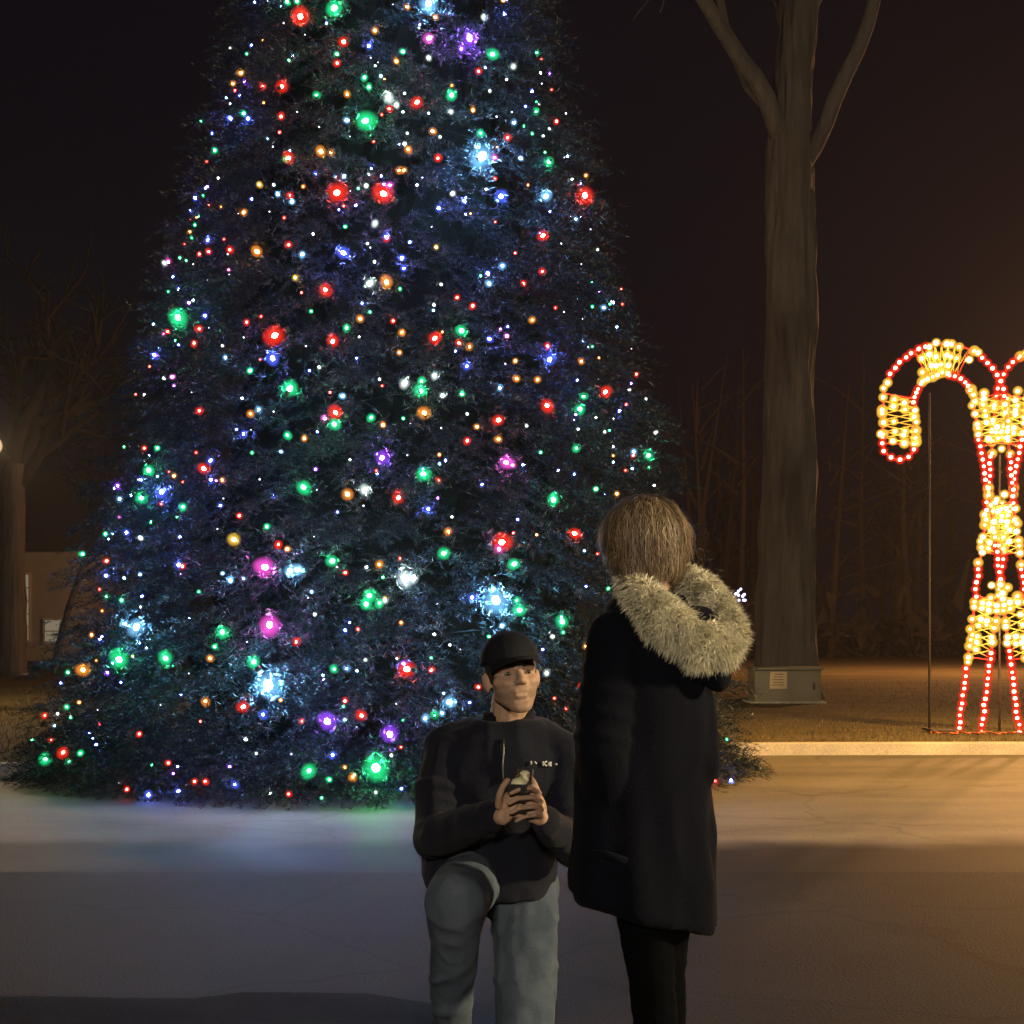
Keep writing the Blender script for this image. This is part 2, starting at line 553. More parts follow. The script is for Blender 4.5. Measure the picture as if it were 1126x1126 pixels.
# ------------------------------------------------------------------ bulbs on the tree, read off the photograph tile by tile
TILES = [
 (220, 0, 220, "G490,10,2 G545,5,2 R565,92,4 G755,45,4 B712,130,1 K590,195,1 O985,172,2 R808,235,3 B950,258,2 R772,355,2 K960,325,1 G925,435,2 G950,490,2 O1105,345,2 W170,270,1 O230,410,2 O185,470,2 R352,487,2 R460,487,3 C520,315,1 G500,340,1 G655,535,2 O828,530,2 W1060,550,3 W1105,590,2 R1065,612,2 G930,680,4 C825,677,2 B170,667,2 B270,668,2 K547,630,1 K670,715,1 R447,745,1 K410,825,1 R500,890,3 O680,853,3 B650,978,1 C810,990,2 Y333,1038,2 O580,1050,1 W415,1040,1 C437,1092,2 R770,1085,4 R1032,1090,4 W935,1045,2 W950,980,1 G890,1060,1 K845,1075,1 B1020,990,1 B290,1120,1 K380,5,1 K1085,25,1 K470,130,1 O1120,960,2"),
 (440, 0, 220, "C160,20,4 O198,97,2 W105,157,1 M162,215,3 P390,215,4 P345,275,2 W160,325,2 G15,290,2 G520,305,3 W638,375,2 C480,380,1 W600,447,1 G770,295,2 W790,410,1 P842,415,1 B743,515,1 R95,575,3 W25,525,1 W15,630,1 W160,637,1 G290,535,3 W285,630,2 W505,510,1 O410,620,2 K543,657,1 C640,690,2 R605,775,2 R880,683,2 W805,765,1 W840,725,1 O45,840,2 W40,750,1 W225,770,1 W180,737,1 R212,890,2 C462,880,5 M532,888,2 G838,910,3 O20,958,2 K125,1000,1 R533,1005,1 W485,1065,1 W295,1090,2 B568,1105,3 C820,1105,3 R1040,1100,4 W968,1008,1 B370,1112,1 W470,95,2 O580,0,2"),
 (140, 220, 220, "O528,37,1 K625,75,1 K800,65,1 G380,140,1 R458,290,2 G295,325,1 O730,290,3 R908,252,2 W1045,190,1 C985,305,2 Y945,437,2 R1115,505,3 K565,305,1 K370,360,1 K452,450,1 K573,420,1 G285,660,4 C370,565,1 R405,725,2 R672,687,2 R752,655,1 R830,762,4 B150,870,2 B290,815,1 R125,937,1 M253,995,2 W205,1003,1 W535,820,1 R748,897,1 B818,890,3 G690,960,2 G915,1060,4 W1080,940,1 B1025,960,1 G1035,625,1 W645,1115,1 K1005,822,1 K655,773,1"),
 (360, 220, 220, "W268,130,2 G100,150,1 W225,245,1 B65,55,1 R335,215,2 B90,297,3 W265,347,1 B420,325,2 B430,385,2 Y612,265,2 W237,470,3 O333,462,3 B195,580,1 G240,630,1 O185,668,2 R30,795,3 R370,680,2 O420,745,2 O405,858,2 R605,778,3 W640,475,1 W600,590,1 R730,548,2 R818,595,2 C985,370,2 C910,470,2 O905,420,1 R1057,298,1 R945,123,1 R1105,470,2 G755,735,3 O800,825,2 M1010,765,2 B1015,712,1 O1058,905,2 O1065,1005,2 B785,935,2 B722,850,1 W435,1030,3 W603,988,2 G525,1075,3 G757,1092,2 W648,1100,2 W293,1008,1 R308,1045,1 B165,890,1 R15,1082,1 G530,1020,2 B770,5,2 K587,150,1"),
 (540, 220, 220, "R292,200,3 R288,402,2 W600,280,1 C635,605,2 G670,585,1 G570,600,1 G570,822,1 O232,675,2 R318,822,2 B330,897,3 O508,908,2 O262,1010,2 R818,980,2 R643,1080,3 K410,630,1 K515,668,1 K395,245,1 G520,1105,2 K560,165,1"),
 (100, 440, 220, "R610,60,2 B860,190,2 B820,165,1 K900,168,1 K1028,65,1 R300,270,2 G375,270,2 G325,395,3 R635,385,3 O468,425,2 R517,460,1 O740,450,2 R592,295,1 B398,515,3 R395,585,1 G285,550,3 G518,600,2 G485,658,1 B200,745,2 R835,650,2 Y805,785,3 K712,725,1 R88,905,2 B85,988,2 R515,935,2 K505,978,1 C1070,290,1 B1030,538,1 B728,593,1 K745,553,1 M980,940,4 R1055,812,2 O1105,838,2 C785,1015,2 C740,975,1 C860,1005,1 B500,770,1 K950,445,1 C1120,960,3"),
 (320, 440, 220, "R250,70,3 G243,135,3 O75,215,2 G452,98,2 O518,140,2 O750,72,3 K672,132,1 K845,157,1 W992,78,1 R992,228,2 P512,325,3 R480,397,1 W332,335,1 G70,490,3 G745,415,3 B870,340,1 C835,360,1 R830,452,2 O318,530,3 W415,508,3 R605,548,3 B262,630,1 K145,505,1 K408,595,1 B1075,475,1 W905,657,1 O885,740,2 G860,862,3 G232,905,3 O497,925,2 W425,940,1 W640,1000,4 W690,1000,3 C35,955,3 K130,768,1 G440,1100,3 O530,1115,1 B1020,1110,2 K655,310,1 O2,838,1 K95,1112,1"),
 (540, 440, 220, "R315,30,3 R42,112,3 O42,220,2 M85,350,3 M120,365,2 G500,50,3 G480,270,2 B378,395,1 G590,500,2 O708,527,2 G350,560,3 R470,750,3 R600,865,1 B150,672,1 R60,800,4 M45,838,2 R125,748,1 O257,758,1 G130,922,3 C525,848,1 R800,312,2 G885,310,3 G890,378,1 W918,480,1 W640,178,1 W490,163,1 W590,98,1 W200,145,1 W690,262,1 G660,1060,1"),
 (20, 660, 240, "O433,55,1 C610,138,4 C550,120,2 G520,305,4 Y590,290,1 G760,300,3 O335,360,3 B220,427,1 B530,425,1 G250,550,2 G270,605,1 O315,527,1 R625,690,2 R170,720,2 R232,785,3 G140,820,3 G320,790,2 G260,830,2 B402,745,1 B840,488,1 K880,378,1 R940,625,1 R775,840,2 P800,895,1 R560,975,2 B672,1005,2 B828,985,2 R965,935,2 R910,935,2 G690,850,1 K735,540,1 K410,565,1"),
 (230, 660, 240, "G68,165,3 G28,240,2 O5,300,2 M312,127,4 R450,215,2 G230,318,3 C305,435,5 O370,515,1 R175,550,3 B278,590,2 W188,718,1 W242,790,1 B130,950,2 R410,1000,2 G515,880,3 G620,925,2 O700,862,1 O740,912,2 G860,865,5 W860,990,1 P610,625,4 P932,692,4 R700,520,2 R785,595,3 R1020,355,4 W970,300,1 G645,355,2 W805,307,1 B702,155,1 R768,150,1 O990,115,1 G810,20,3 G880,15,2 W545,73,1 K195,215,1 W940,800,1 K965,535,1 G580,1020,1 W315,1000,1 C1115,610,2"),
 (420, 560, 240, "C588,470,5 B465,475,2 G695,470,2 G710,520,3 C620,600,2 G930,580,3 G935,635,1 O1055,708,2 R1028,915,2 R890,975,1 R950,1030,1 R497,917,2 C348,995,3 C318,950,1 C245,1078,2 C310,1052,2 B453,997,1 W270,645,1 R255,830,2 K75,1005,1 W350,700,1 W15,470,2 K285,487,1"),
 (780, 780, 240, "G90,155,1 B112,366,2 R30,370,2"),
]
BC = {  # colour of the bulb and its halo shell, plain word
 'R': ((1.0, 0.030, 0.012), "red"), 'G': ((0.02, 0.85, 0.26), "green"), 'B': ((0.09, 0.14, 1.0), "blue"), 'C': ((0.22, 0.58, 1.0), "icy blue"),
 'W': ((0.85, 1.0, 0.90), "white"), 'K': ((0.78, 0.80, 1.0), "white"), 'O': ((1.0, 0.30, 0.035), "amber"), 'Y': ((1.0, 0.58, 0.06), "yellow"),
 'P': ((0.34, 0.07, 1.0), "purple"), 'M': ((1.0, 0.10, 0.70), "pink")}
SIZE = {1: (0.021, 0.0065, 240), 2: (0.038, 0.0100, 700), 3: (0.060, 0.0150, 1500), 4: (0.086, 0.021, 2700), 5: (0.115, 0.030, 2900)}   # halo shell, filament, strength
M_halo = {c: glow_shell("glow_shell_" + BC[c][1].replace(" ", "_") + ("" if c != 'K' else "_small"), BC[c][0], 0.3 if c == "K" else 1.15, 4.2 if c not in "WK" else 7.0, 0.75) for c in BC}  # halo painted as a soft-edged glowing shell round each bulb
M_core = {}
for c in BC:
    for s in SIZE:
        k = 0.05 if c == 'K' else {'B': 6.0, 'P': 2.6, 'C': 2.6, 'M': 1.5, 'R': 0.7, 'O': 0.45, 'W': 0.7, 'Y': 0.5}.get(c, 1.0)
        M_core[c, s] = emit("filament", tuple(min(1, 0.03 + 0.97 * q) for q in BC[c][0]), SIZE[s][2] * k)
M_socket = pbr("bulb_socket", (0.012, 0.03, 0.018), 0.5)


def ico(sub):
    bm = bmesh.new(); bmesh.ops.create_icosphere(bm, subdivisions=sub, radius=1.0)
    bm.verts.index_update()
    v = np.array([q.co[:] for q in bm.verts]); f = [[q.index for q in g.verts] for g in bm.faces]; bm.free()
    return v, f


ICO1, ICO2, ICO3 = ico(1), ico(2), ico(3)


def bulb_mesh(mb, p, r, gm, cm, axis=None, sm=None, rc=None):
    """a rounded bulb: oversized coloured shell that paints its halo, bright filament, socket"""
    rc = rc or r * 0.42
    v, f = ICO2 if r < 0.02 else ICO3
    v = v.copy()
    v[:, 2] = np.where(v[:, 2] > 0, v[:, 2] * 1.22, v[:, 2])
    if axis is None: axis = rng.normal(0, 1, 3) + np.array([0, -0.3, -0.2])
    a, u, w = frame_of(np.asarray(axis, float))
    Mx = np.stack([u, w, a], 1)
    mb.add((v * r) @ Mx.T + p, f, gm)
    c, g = ICO1
    mb.add((c * rc * np.array([1, 1, 1.3])) @ Mx.T + p, g, cm)
    if sm is not None:
        tube(mb, [p - a * r * 1.35, p - a * r * 0.92], [r * 0.22, r * 0.26], n=8, mat=sm)


def on_tree(x, y, k):
    """where the sight line through x, y meets the tree's cone scaled by k"""
    o = np.array([0, 0, H]); d = P(x, y, 1.0) - o
    # (ox+t dx - cx)^2 + (..)^2 = (k RB (1 - z/ZT))^2
    ax, ay = o[0] - TC[0], o[1] - TC[1]
    s = k * RB / ZT
    q0 = s * (ZT - o[2]); q1 = -s * d[2]
    A = d[0] ** 2 + d[1] ** 2 - q1 ** 2
    Bq = 2 * (ax * d[0] + ay * d[1] - q0 * q1)
    C = ax ** 2 + ay ** 2 - q0 ** 2
    disc = Bq * Bq - 4 * A * C
    if disc < 0:
        t = -Bq / (2 * A)
    else:
        t = (-Bq - math.sqrt(disc)) / (2 * A)
    return o + d * t


BULBS, seen = [], []
for x0, y0, w, txt in TILES:
    for tkn in txt.split():
        c = tkn[0]; u, v, s = [float(q) for q in tkn[1:].split(",")]
        x, y = x0 + u * w / 1126, y0 + v * w / 1126
        if any(abs(x - a) + abs(y - b) < 5 and c == e for a, b, e in seen): continue
        seen.append((x, y, c))
        s = int(s)
        p = on_tree(x, y, 1.0 + (0.035 if s >= 3 else rng.uniform(-0.02, 0.035)))
        BULBS.append((p, c, s))
n_read = len(BULBS)
# the small far bulbs between them and on the rest of the tree
cols = "KKKWBBBBBBCCGGROP"
for i in range(260):
    z = ZT * (1 - math.sqrt(rng.uniform(0.002, 1)))
    a = rng.uniform(R(175), R(365)) if i < 180 else rng.uniform(0, R(180))
    r = tree_r(z) * rng.uniform(0.84, 1.0)
    BULBS.append((np.array([TC[0] + r * math.cos(a), TC[1] + r * math.sin(a), max(z, 0.12)]), cols[rng.integers(len(cols))], 1 if rng.uniform() < 0.8 else 2))

for i in range(190):
    z = 0.25 + 7.4 * rng.uniform(0, 1) ** 1.25
    a = rng.uniform(R(190), R(350))
    r = tree_r(z) * rng.uniform(0.93, 1.04)
    BULBS.append((np.array([TC[0] + r * math.cos(a), TC[1] + r * math.sin(a), z]), "RRGGGOOBBCCWKMP"[rng.integers(15)], 1 if rng.uniform() < 0.62 else 2))

# crown: boughs > twigs > needles in one mesh
NV, twigs = 0, []
nb_ = 3300
bz = ZT * (1 - np.sqrt(rng.uniform(0.0, 1.0, nb_)))
bz[2600:2950] = rng.uniform(0.0, 1.3, 350); bz[2950:] = rng.uniform(0.0, 0.3, 350)
front = rng.uniform(0, 1, nb_) < 0.8
ba = np.where(front, rng.uniform(R(180 - 12), R(360 + 12), nb_), rng.uniform(0, R(180), nb_))   # the side facing the square is dense
V_all = []


def needles(base, dirs, L, k, nl, nw):
    """k needles around each twig; base, dirs (n,3), L (n,)"""
    n = len(base)
    t = np.tile(np.linspace(0.02, 1.0, k), (n, 1)) + rng.uniform(-0.03, 0.03, (n, k))
    p = base[:, None, :] + dirs[:, None, :] * (t * L[:, None])[:, :, None]
    p[:, :, 2] -= (t ** 2) * 0.03
    rv = rng.normal(0, 1, (n, k, 3))
    side = rv - dirs[:, None, :] * np.sum(rv * dirs[:, None, :], 2, keepdims=True)
    side /= np.linalg.norm(side, axis=2, keepdims=True) + 1e-9
    d = dirs[:, None, :] * 0.75 + side * 0.75
    d[:, :, 2] += 0.08
    d /= np.linalg.norm(d, axis=2, keepdims=True)
    w = np.cross(d, rng.normal(0, 1, (n, k, 3)))
    w /= np.linalg.norm(w, axis=2, keepdims=True) + 1e-9
    ln = nl * rng.uniform(0.6, 1.25, (n, k, 1))
    out = np.stack([p - w * nw, p + w * nw, p + d * ln], 2)
    return out.reshape(-1, 3)


B, D, LL = [], [], []
for i in range(nb_):
    z, a = bz[i], ba[i]
    r = tree_r(z)
    out = np.array([math.cos(a), math.sin(a), 0])
    tan = np.array([-math.sin(a), math.cos(a), 0])
    tip_r = r * rng.uniform(0.86, 1.08) + 0.02
    if z < 0.5: tip_r = r * rng.uniform(0.95, 1.05)
    z0 = z + rng.uniform(0.05, 0.25)
    s0 = np.array([TC[0], TC[1], z0]) + out * r * 0.55
    s1 = np.array([TC[0], TC[1], max(z - 0.04, 0.05)]) + out * tip_r + tan * rng.normal(0, 0.08)
    nt_ = rng.integers(12, 17)
    tt = np.linspace(0.35, 1.0, nt_) + rng.uniform(-0.02, 0.02, nt_)
    for t in tt:
        b = s0 + (s1 - s0) * t
        b[2] += 0.10 * math.sin(t * 3.0)
        ax = (s1 - s0) / np.linalg.norm(s1 - s0)
        sd = rng.choice((-1, 1))
        d = ax * rng.uniform(0.5, 1.1) + tan * sd * rng.uniform(0.2, 0.9) + np.array([0, 0, rng.uniform(-0.35, 0.45)])
        if t > 0.97: d = ax + rng.normal(0, 0.15, 3)
        d /= np.linalg.norm(d)
        B.append(b); D.append(d); LL.append(rng.uniform(0.12, 0.26) * (1.15 - 0.35 * t))
# twigs that carry the bulbs
for p, c, s_ in BULBS:
    rad_ = np.array([p[0] - TC[0], p[1] - TC[1], 0]); rad_ /= np.linalg.norm(rad_) + 1e-9
    for q in range({1: 2, 2: 5, 3: 8, 4: 11, 5: 13}[s_]):
        d = rad_ * rng.uniform(0.3, 1.0) + rng.normal(0, 0.6, 3); d /= np.linalg.norm(d)
        o_ = rng.normal(0, 1, 3); o_ -= d * np.dot(o_, d); o_ /= np.linalg.norm(o_) + 1e-9
        g_ = SIZE[s_][0] * 0.6 + 0.012 + abs(rng.normal(0, 0.05))
        L_ = rng.uniform(0.10, 0.20)
        if np.dot(o_, rad_) > 0.55 and s_ >= 3: o_ = -o_
        B.append(p + o_ * g_ - d * L_ * rng.uniform(0.5, 0.9) - rad_ * 0.02); D.append(d); LL.append(L_)
B, D, LL = np.array(B), np.array(D), np.array(LL)
vs = needles(B, D, LL, 20, 0.050, 0.0034)
vs[:, 2] = np.maximum(vs[:, 2], 0.012)
mb = MB()
mb.add(vs, np.arange(len(vs)).reshape(-1, 3).tolist(), 0)
# added dark inner cone that blocks light, shade between boughs in its colour
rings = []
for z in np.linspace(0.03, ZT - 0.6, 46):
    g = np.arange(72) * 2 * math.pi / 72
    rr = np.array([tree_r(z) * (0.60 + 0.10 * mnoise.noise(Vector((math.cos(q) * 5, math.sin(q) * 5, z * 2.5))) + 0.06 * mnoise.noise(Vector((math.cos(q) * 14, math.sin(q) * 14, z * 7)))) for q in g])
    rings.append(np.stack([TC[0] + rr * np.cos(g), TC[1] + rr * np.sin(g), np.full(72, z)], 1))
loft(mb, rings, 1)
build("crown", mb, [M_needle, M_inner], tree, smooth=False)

lights = thing("string_lights", "many coloured glowing bulbs strung all over the tall fir tree", "string lights", (TC[0], TC[1] - 3.2, 0.1))
mb = MB()
tt = np.linspace(0, 1, 2600)
zc = 0.2 + (ZT - 0.5) * tt
ac = R(200) + 2 * math.pi * 26 * tt
rc = tree_r(zc) * (0.93 + 0.05 * np.sin(tt * 900)) 
tube(mb, np.stack([TC[0] + rc * np.cos(ac), TC[1] + rc * np.sin(ac), zc + 0.06 * np.sin(tt * 1400)], 1), 0.0045, n=4)
build("cord", mb, pbr("cord_green", (0.0025, 0.005, 0.0045), 0.7, spec=0.1), lights)
order = sorted(range(len(BULBS)), key=lambda i: (-(BULBS[i][2] + (0.5 if i < n_read else 0))))
big, rest = order[:100], order[100:]
for i in big:
    p, c, s = BULBS[i]
    mb = MB()
    bulb_mesh(mb, p, SIZE[s][0] * rng.uniform(0.88, 1.12), 0, 1, sm=2, rc=SIZE[s][1])
    o = build("bulb", mb, [M_halo[c], M_core[c, s if p[2] > 0.7 else max(1, s - 2)], M_socket], lights)
    o["label"] = "glowing %s bulb on the tree" % BC[c][1]
mb = MB(); mats, idx = [], {}


def mi(m):
    if m.name not in idx:
        idx[m.name] = len(mats); mats.append(m)
    return idx[m.name]


for i in rest:
    p, c, s = BULBS[i]
    f_ = 0.55 if c == 'K' else 1
    bulb_mesh(mb, p, SIZE[s][0] * f_ * rng.uniform(0.8, 1.15), mi(M_halo[c]), mi(M_core[c, s if p[2] > 0.7 else 1]), rc=SIZE[s][1] * (0.8 if c == 'K' else 1) * rng.uniform(0.75, 1.1))
o = build("small_bulbs", mb, mats, lights)
tag(o, "small glowing bulbs of all colours", kind="stuff")

# ------------------------------------------------------------------ crossed candy canes of light
DC = 18.25
M_redframe = pbr("red_frame", (0.55, 0.02, 0.015), 0.45)
M_steel = pbr("steel", (0.25, 0.24, 0.22), 0.45, metal=0.8)
M_dark = pbr("dark_iron", (0.035, 0.028, 0.024), 0.6)
M_goldwire = pbr("gold_glow_wire", (0.62, 0.46, 0.10), 0.5)  # gold colour stands in for glow between the warm bulbs
M_rg = glow_shell("cane_red_halo", (1.0, 0.030, 0.010), 0.95, 2.0, 0.85)  # halos of the cane bulbs, painted as glowing shells
M_rc = emit("cane_red_filament", (1.0, 0.36, 0.22), 70)
M_yg = glow_shell("cane_warm_halo", (1.0, 0.50, 0.05), 1.35, 1.8, 0.85)
M_yc = emit("cane_warm_filament", (1.0, 0.62, 0.20), 150)
AX = 1100.0


def cane_center():
    pts, hw = [], []
    for y in np.linspace(803, 445, 60):
        pts.append((AX + (y - 540) * 0.127, y)); hw.append(12.5 if y > 560 else 12.5 + (560 - y) / 115 * 5)
    x1, x2 = pts[-1][0], 988.0
    cx, rx = (x1 + x2) / 2, (x1 - x2) / 2
    for a in np.linspace(0, math.pi, 40)[1:]:
        pts.append((cx + rx * math.cos(a), 443 - 48 * math.sin(a))); hw.append(17)
    for y in np.linspace(446, 488, 10):
        pts.append((988.5, y)); hw.append(18)
    return np.array(pts), np.array(hw)


def resample(p, step):
    d = np.r_[0, np.cumsum(np.linalg.norm(np.diff(p, axis=0), axis=1))]
    k = max(2, int(round(d[-1] / step)) + 1)
    s = np.linspace(0, d[-1], k)
    return np.stack([np.interp(s, d, p[:, j]) for j in range(p.shape[1])], 1)


def make_cane(label, mirror, depth):
    C, hw = cane_center()
    if mirror: C[:, 0] = 2 * AX - C[:, 0]
    t = np.gradient(C, axis=0); t /= np.linalg.norm(t, axis=1)[:, None]
    nrm = np.stack([-t[:, 1], t[:, 0]], 1)
    d = np.r_[0, np.cumsum(np.linalg.norm(np.diff(C, axis=0), axis=1))]
    L, Rr = C + nrm * hw[:, None], C - nrm * hw[:, None]
    a = np.linspace(0, math.pi, 12)[1:-1]
    end = np.array([C[-1] + nrm[-1] * hw[-1] * math.cos(q) + t[-1] * hw[-1] * math.sin(q) for q in a])
    outline = np.concatenate([L, end, Rr[::-1]])
    arc = np.r_[d, np.full(len(end), d[-1] + 5), d[::-1]]
    # stretches of the cane that are warm white
    def at_y(y): return (803 - y) / (803 - 445) * d[59]
    bands = [(at_y(722), at_y(655)), (at_y(610), at_y(553)), (at_y(490), at_y(436)), (d[59] + 58, d[59] + 104), (d[98] - 8, d[-1] + 2)]
    slant = 1.6
    base = P(C[0, 0], C[0, 1], depth)
    th_ = thing("candy_cane", label, "light display", (base[0], base[1], 0.12), "crossed light up candy canes")
    mbf = MB()
    P3 = np.array([P(x, y, depth) for x, y in outline])
    tube(mbf, P3, 0.017, n=8)
    for b0, b1 in bands:                 # cross bars
        for b in (b0, b1):
            i = int(np.argmin(abs(d - b)))
            tube(mbf, [P(*L[i], depth), P(*Rr[i], depth)], 0.009, n=6)
    build("frame", mbf, M_redframe, th_)
    for b0, b1 in bands:                 # added gold wires, coloured to paint the glow between warm bulbs
        mbw = MB()
        ss = np.linspace(b0, min(b1, d[-1]), 9)
        for i in range(8):
            for u0, u1 in ((-0.9, 0.9), (0.9, -0.9)):
                pa = [np.interp(ss[i], d, C[:, k]) + np.interp(ss[i], d, nrm[:, k]) * np.interp(ss[i], d, hw) * u0 for k in (0, 1)]
                pb_ = [np.interp(ss[i + 1], d, C[:, k]) + np.interp(ss[i + 1], d, nrm[:, k]) * np.interp(ss[i + 1], d, hw) * u1 for k in (0, 1)]
                tube(mbw, [P(*pa, depth + 0.02), P(*pb_, depth + 0.02)], 0.007, n=5)
        build("glow_lattice", mbw, M_goldwire, th_)
    out2 = resample(np.c_[outline, arc], 10.4)
    side = np.r_[np.ones(len(L)), np.zeros(len(end)), -np.ones(len(Rr))]
    for x, y, s in out2:
        j = int(np.argmin((outline[:, 0] - x) ** 2 + (outline[:, 1] - y) ** 2))
        off = side[j] * slant * 8 * (-1 if mirror else 1)
        if any(b0 <= s + off <= b1 for b0, b1 in bands): continue
        m_ = MB()
        bulb_mesh(m_, P(x, y, depth - 0.03) + rng.normal(0, 0.006, 3), 0.060 * rng.uniform(0.92, 1.08), 0, 1, axis=(0.1, -1, 0.1), rc=0.021 * rng.uniform(0.85, 1.15))
        build("red_bulb", m_, [M_rg, M_rc], th_)
    for b0, b1 in bands:
        nrow = max(5, int((b1 - b0) / 7.6))
        for i in range(nrow + 1):
            for k in range(4):
                u = -1 + 2 * k / 3
                s = b0 + (b1 - b0) * i / nrow + rng.normal(0, 1.2)
                s2 = np.clip(s - u * slant * 8 * (-1 if mirror else 1), 0, d[-1])
                j = min(len(C) - 1, int(np.searchsorted(d, s2)))
                if 0 < k < 3 and rng.uniform() < 0.22: continue
                q = C[j] + nrm[j] * hw[j] * u + rng.normal(0, 1.0, 2)
                m_ = MB()
                bulb_mesh(m_, P(q[0], q[1], depth - 0.03), 0.062 * rng.uniform(0.85, 1.15), 0, 1, axis=(0.1, -1, 0.1), rc=0.024 * rng.uniform(0.6, 1.25))
                build("warm_white_bulb", m_, [M_yg, M_yc], th_)
    return th_


make_cane("red and warm white light up candy cane with its hook curling left", False, DC)
make_cane("light up candy cane crossing behind another, its hook cut off by the photo", True, DC + 0.14)
# posts beside and behind the canes
post = thing("metal_post", "thin dark metal post with a flat foot left of the lit candy canes", "post", tuple(P(1022, 803, 18.2)))
mb = MB(); tube(mb, [P(1022, 804, 18.2), P(1022, 432, 18.2)], 0.014, n=8)
build("upright", mb, M_dark, post)
mb = MB()
a_, b_ = P(1022, 804, 18.2), P(1046, 804, 18.2)
box(mb, (a_ + b_) / 2 + np.array([0, 0, 0.012]), (0.32, 0.07, 0.03), bev=0.006)
box(mb, a_ + np.array([0, 0, 0.02]), (0.07, 0.40, 0.025), bev=0.005)
build("foot", mb, M_dark, post)
mb = MB(); tube(mb, [P(1099, 806, 18.5), P(1099, 500, 18.5)], 0.015, n=8)
for y in (592, 664): tube(mb, [P(1086, y, 18.45), P(1112, y, 18.45)], 0.01, n=6)
tag(build("support_rod", mb, M_steel), "upright steel rod holding the crossing of the lit candy canes", "rod")
mb = MB()
pts = []
for i, x in enumerate(np.linspace(1024, 1150, 60)):
    q = P(x, 808, 17.75); q[1] += 0.10 * math.sin(i * 0.5) + 0.06 * math.sin(i * 1.3); q[2] = 0.145 + 0.006 * math.sin(i * 0.9)
    pts.append(q)
tube(mb, pts, 0.011, n=6)
tag(build("extension_cord", mb, pbr("orange_cord", (0.42, 0.10, 0.02), 0.5)), "orange cord lying in the grass at the foot of the candy canes", "cord")

# ------------------------------------------------------------------ bare trees


def limb(mb, pts, r0, r1, n=9, wob=0.02):
    pts = resample(np.asarray(pts, float), max(0.25, np.linalg.norm(np.asarray(pts[-1]) - np.asarray(pts[0])) / 14))
    k = len(pts)
    for i in range(1, k - 1):
        pts[i] += rng.normal(0, wob * 0.5, 3)
    rs = np.linspace(r0, r1, k)
    tube(mb, pts, rs, n=n)
    return pts, rs


def twig_tree(mb, p, d, L, r, depth, n=6, up=0.12, spread=0.55):
    k = 5
    pts = [np.array(p, float)]
    d = d / np.linalg.norm(d)
    for i in range(k):
        d = d + rng.normal(0, 0.12, 3) + np.array([0, 0, up * 0.3]); d /= np.linalg.norm(d)
        pts.append(pts[-1] + d * L / k)
    tube(mb, pts, np.linspace(r, r * 0.55, k + 1), n=n, caps=False)
    if depth <= 0: return
    for j in range(rng.integers(3, 5)):
        i = rng.integers(2, k + 1)
        nd = d + rng.normal(0, spread, 3) + np.array([0, 0, up])
        twig_tree(mb, pts[i], nd, L * rng.uniform(0.55, 0.8), r * (0.62 if i < k else 0.55), depth - 1, max(3, n - 1), up, spread)


M_bark2 = pbr("grey_bark", (0.046, 0.037, 0.033), 0.95, var=(0.096, 0.080, 0.071), vscale=5, bump=1.0, bscale=9, stretch=(1, 1, 0.14), bdist=0.05)
M_twig = pbr("dark_twigs", (0.016, 0.013, 0.011), 0.95, var=(0.03, 0.025, 0.021), vscale=4, spec=0.1)
DT = 28.0
bt = thing("bare_tree", "large bare tree with a thick grey trunk forking above the utility box", "tree", tuple(P(864, 768, DT)))
mb = MB()
tp = [P(864, 772, DT), P(864, 700, DT), P(866, 560, DT), P(868, 420, DT), P(868, 260, DT), P(869, 170, DT), P(872, 90, DT), P(876, 0, DT + .1), P(884, -120, DT + .3), P(880, -260, DT + .4)]
pts = resample(np.array(tp), 0.10)
rs = np.interp(pts[:, 2], [P(0, y, DT)[2] for y in (772, 745, 700, 560, 300, 190, 120, 0, -260)], [0.68, 0.56, 0.50, 0.45, 0.385, 0.39, 0.33, 0.28, 0.14])
ring_n = 64
tube(mb, pts, rs, n=ring_n)
v = mb.v[0]
for i in range(len(v)):
    c = pts[i // ring_n]
    dv = v[i] - c; dv[2] = 0
    h = mnoise.noise(Vector((v[i][0] * 3, v[i][1] * 3, v[i][2] * 0.5))) * 0.09 + mnoise.noise(Vector((v[i][0] * 9, v[i][1] * 9, v[i][2] * 1.1))) * 0.05
    a_ = math.atan2(dv[1], dv[0]) * 0.45
    rg = 1 - 2 * abs(mnoise.noise(Vector((math.cos(a_ / 0.45) * 4.2, math.sin(a_ / 0.45) * 4.2, v[i][2] * 0.55 + 0.4 * mnoise.noise(Vector((v[i][0] * 2, v[i][1] * 2, v[i][2])))))))
    h += 0.045 * rg + 0.018 * mnoise.noise(Vector((v[i][0] * 22, v[i][1] * 22, v[i][2] * 4)))
    v[i] = v[i] + dv / (np.linalg.norm(dv) + 1e-9) * h
build("trunk", mb, M_bark2, bt)
mb = MB()
LIMBS = [([(858, 150, -0.1), (838, 95, -0.3), (806, 52, -0.5), (778, 10, -0.8), (740, -60, -1.2), (700, -150, -1.6)], 0.185, 0.07),
         ([(848, 120, -0.2), (826, 100, -0.1), (801, 50, 0.1), (790, -10, 0.3), (782, -90, 0.6)], 0.10, 0.045),
         ([(880, 185, 0.0), (902, 150, -0.2), (924, 95, -0.4), (948, 45, -0.5), (966, -15, -0.6), (990, -110, -0.9), (1020, -200, -1.1)], 0.165, 0.07),
         ([(872, 60, 0), (856, 10, 0.4), (830, -60, 0.9)], 0.10, 0.05),
         ([(878, 40, 0), (905, -10, 0.5), (930, -80, 1.0)], 0.08, 0.04)]
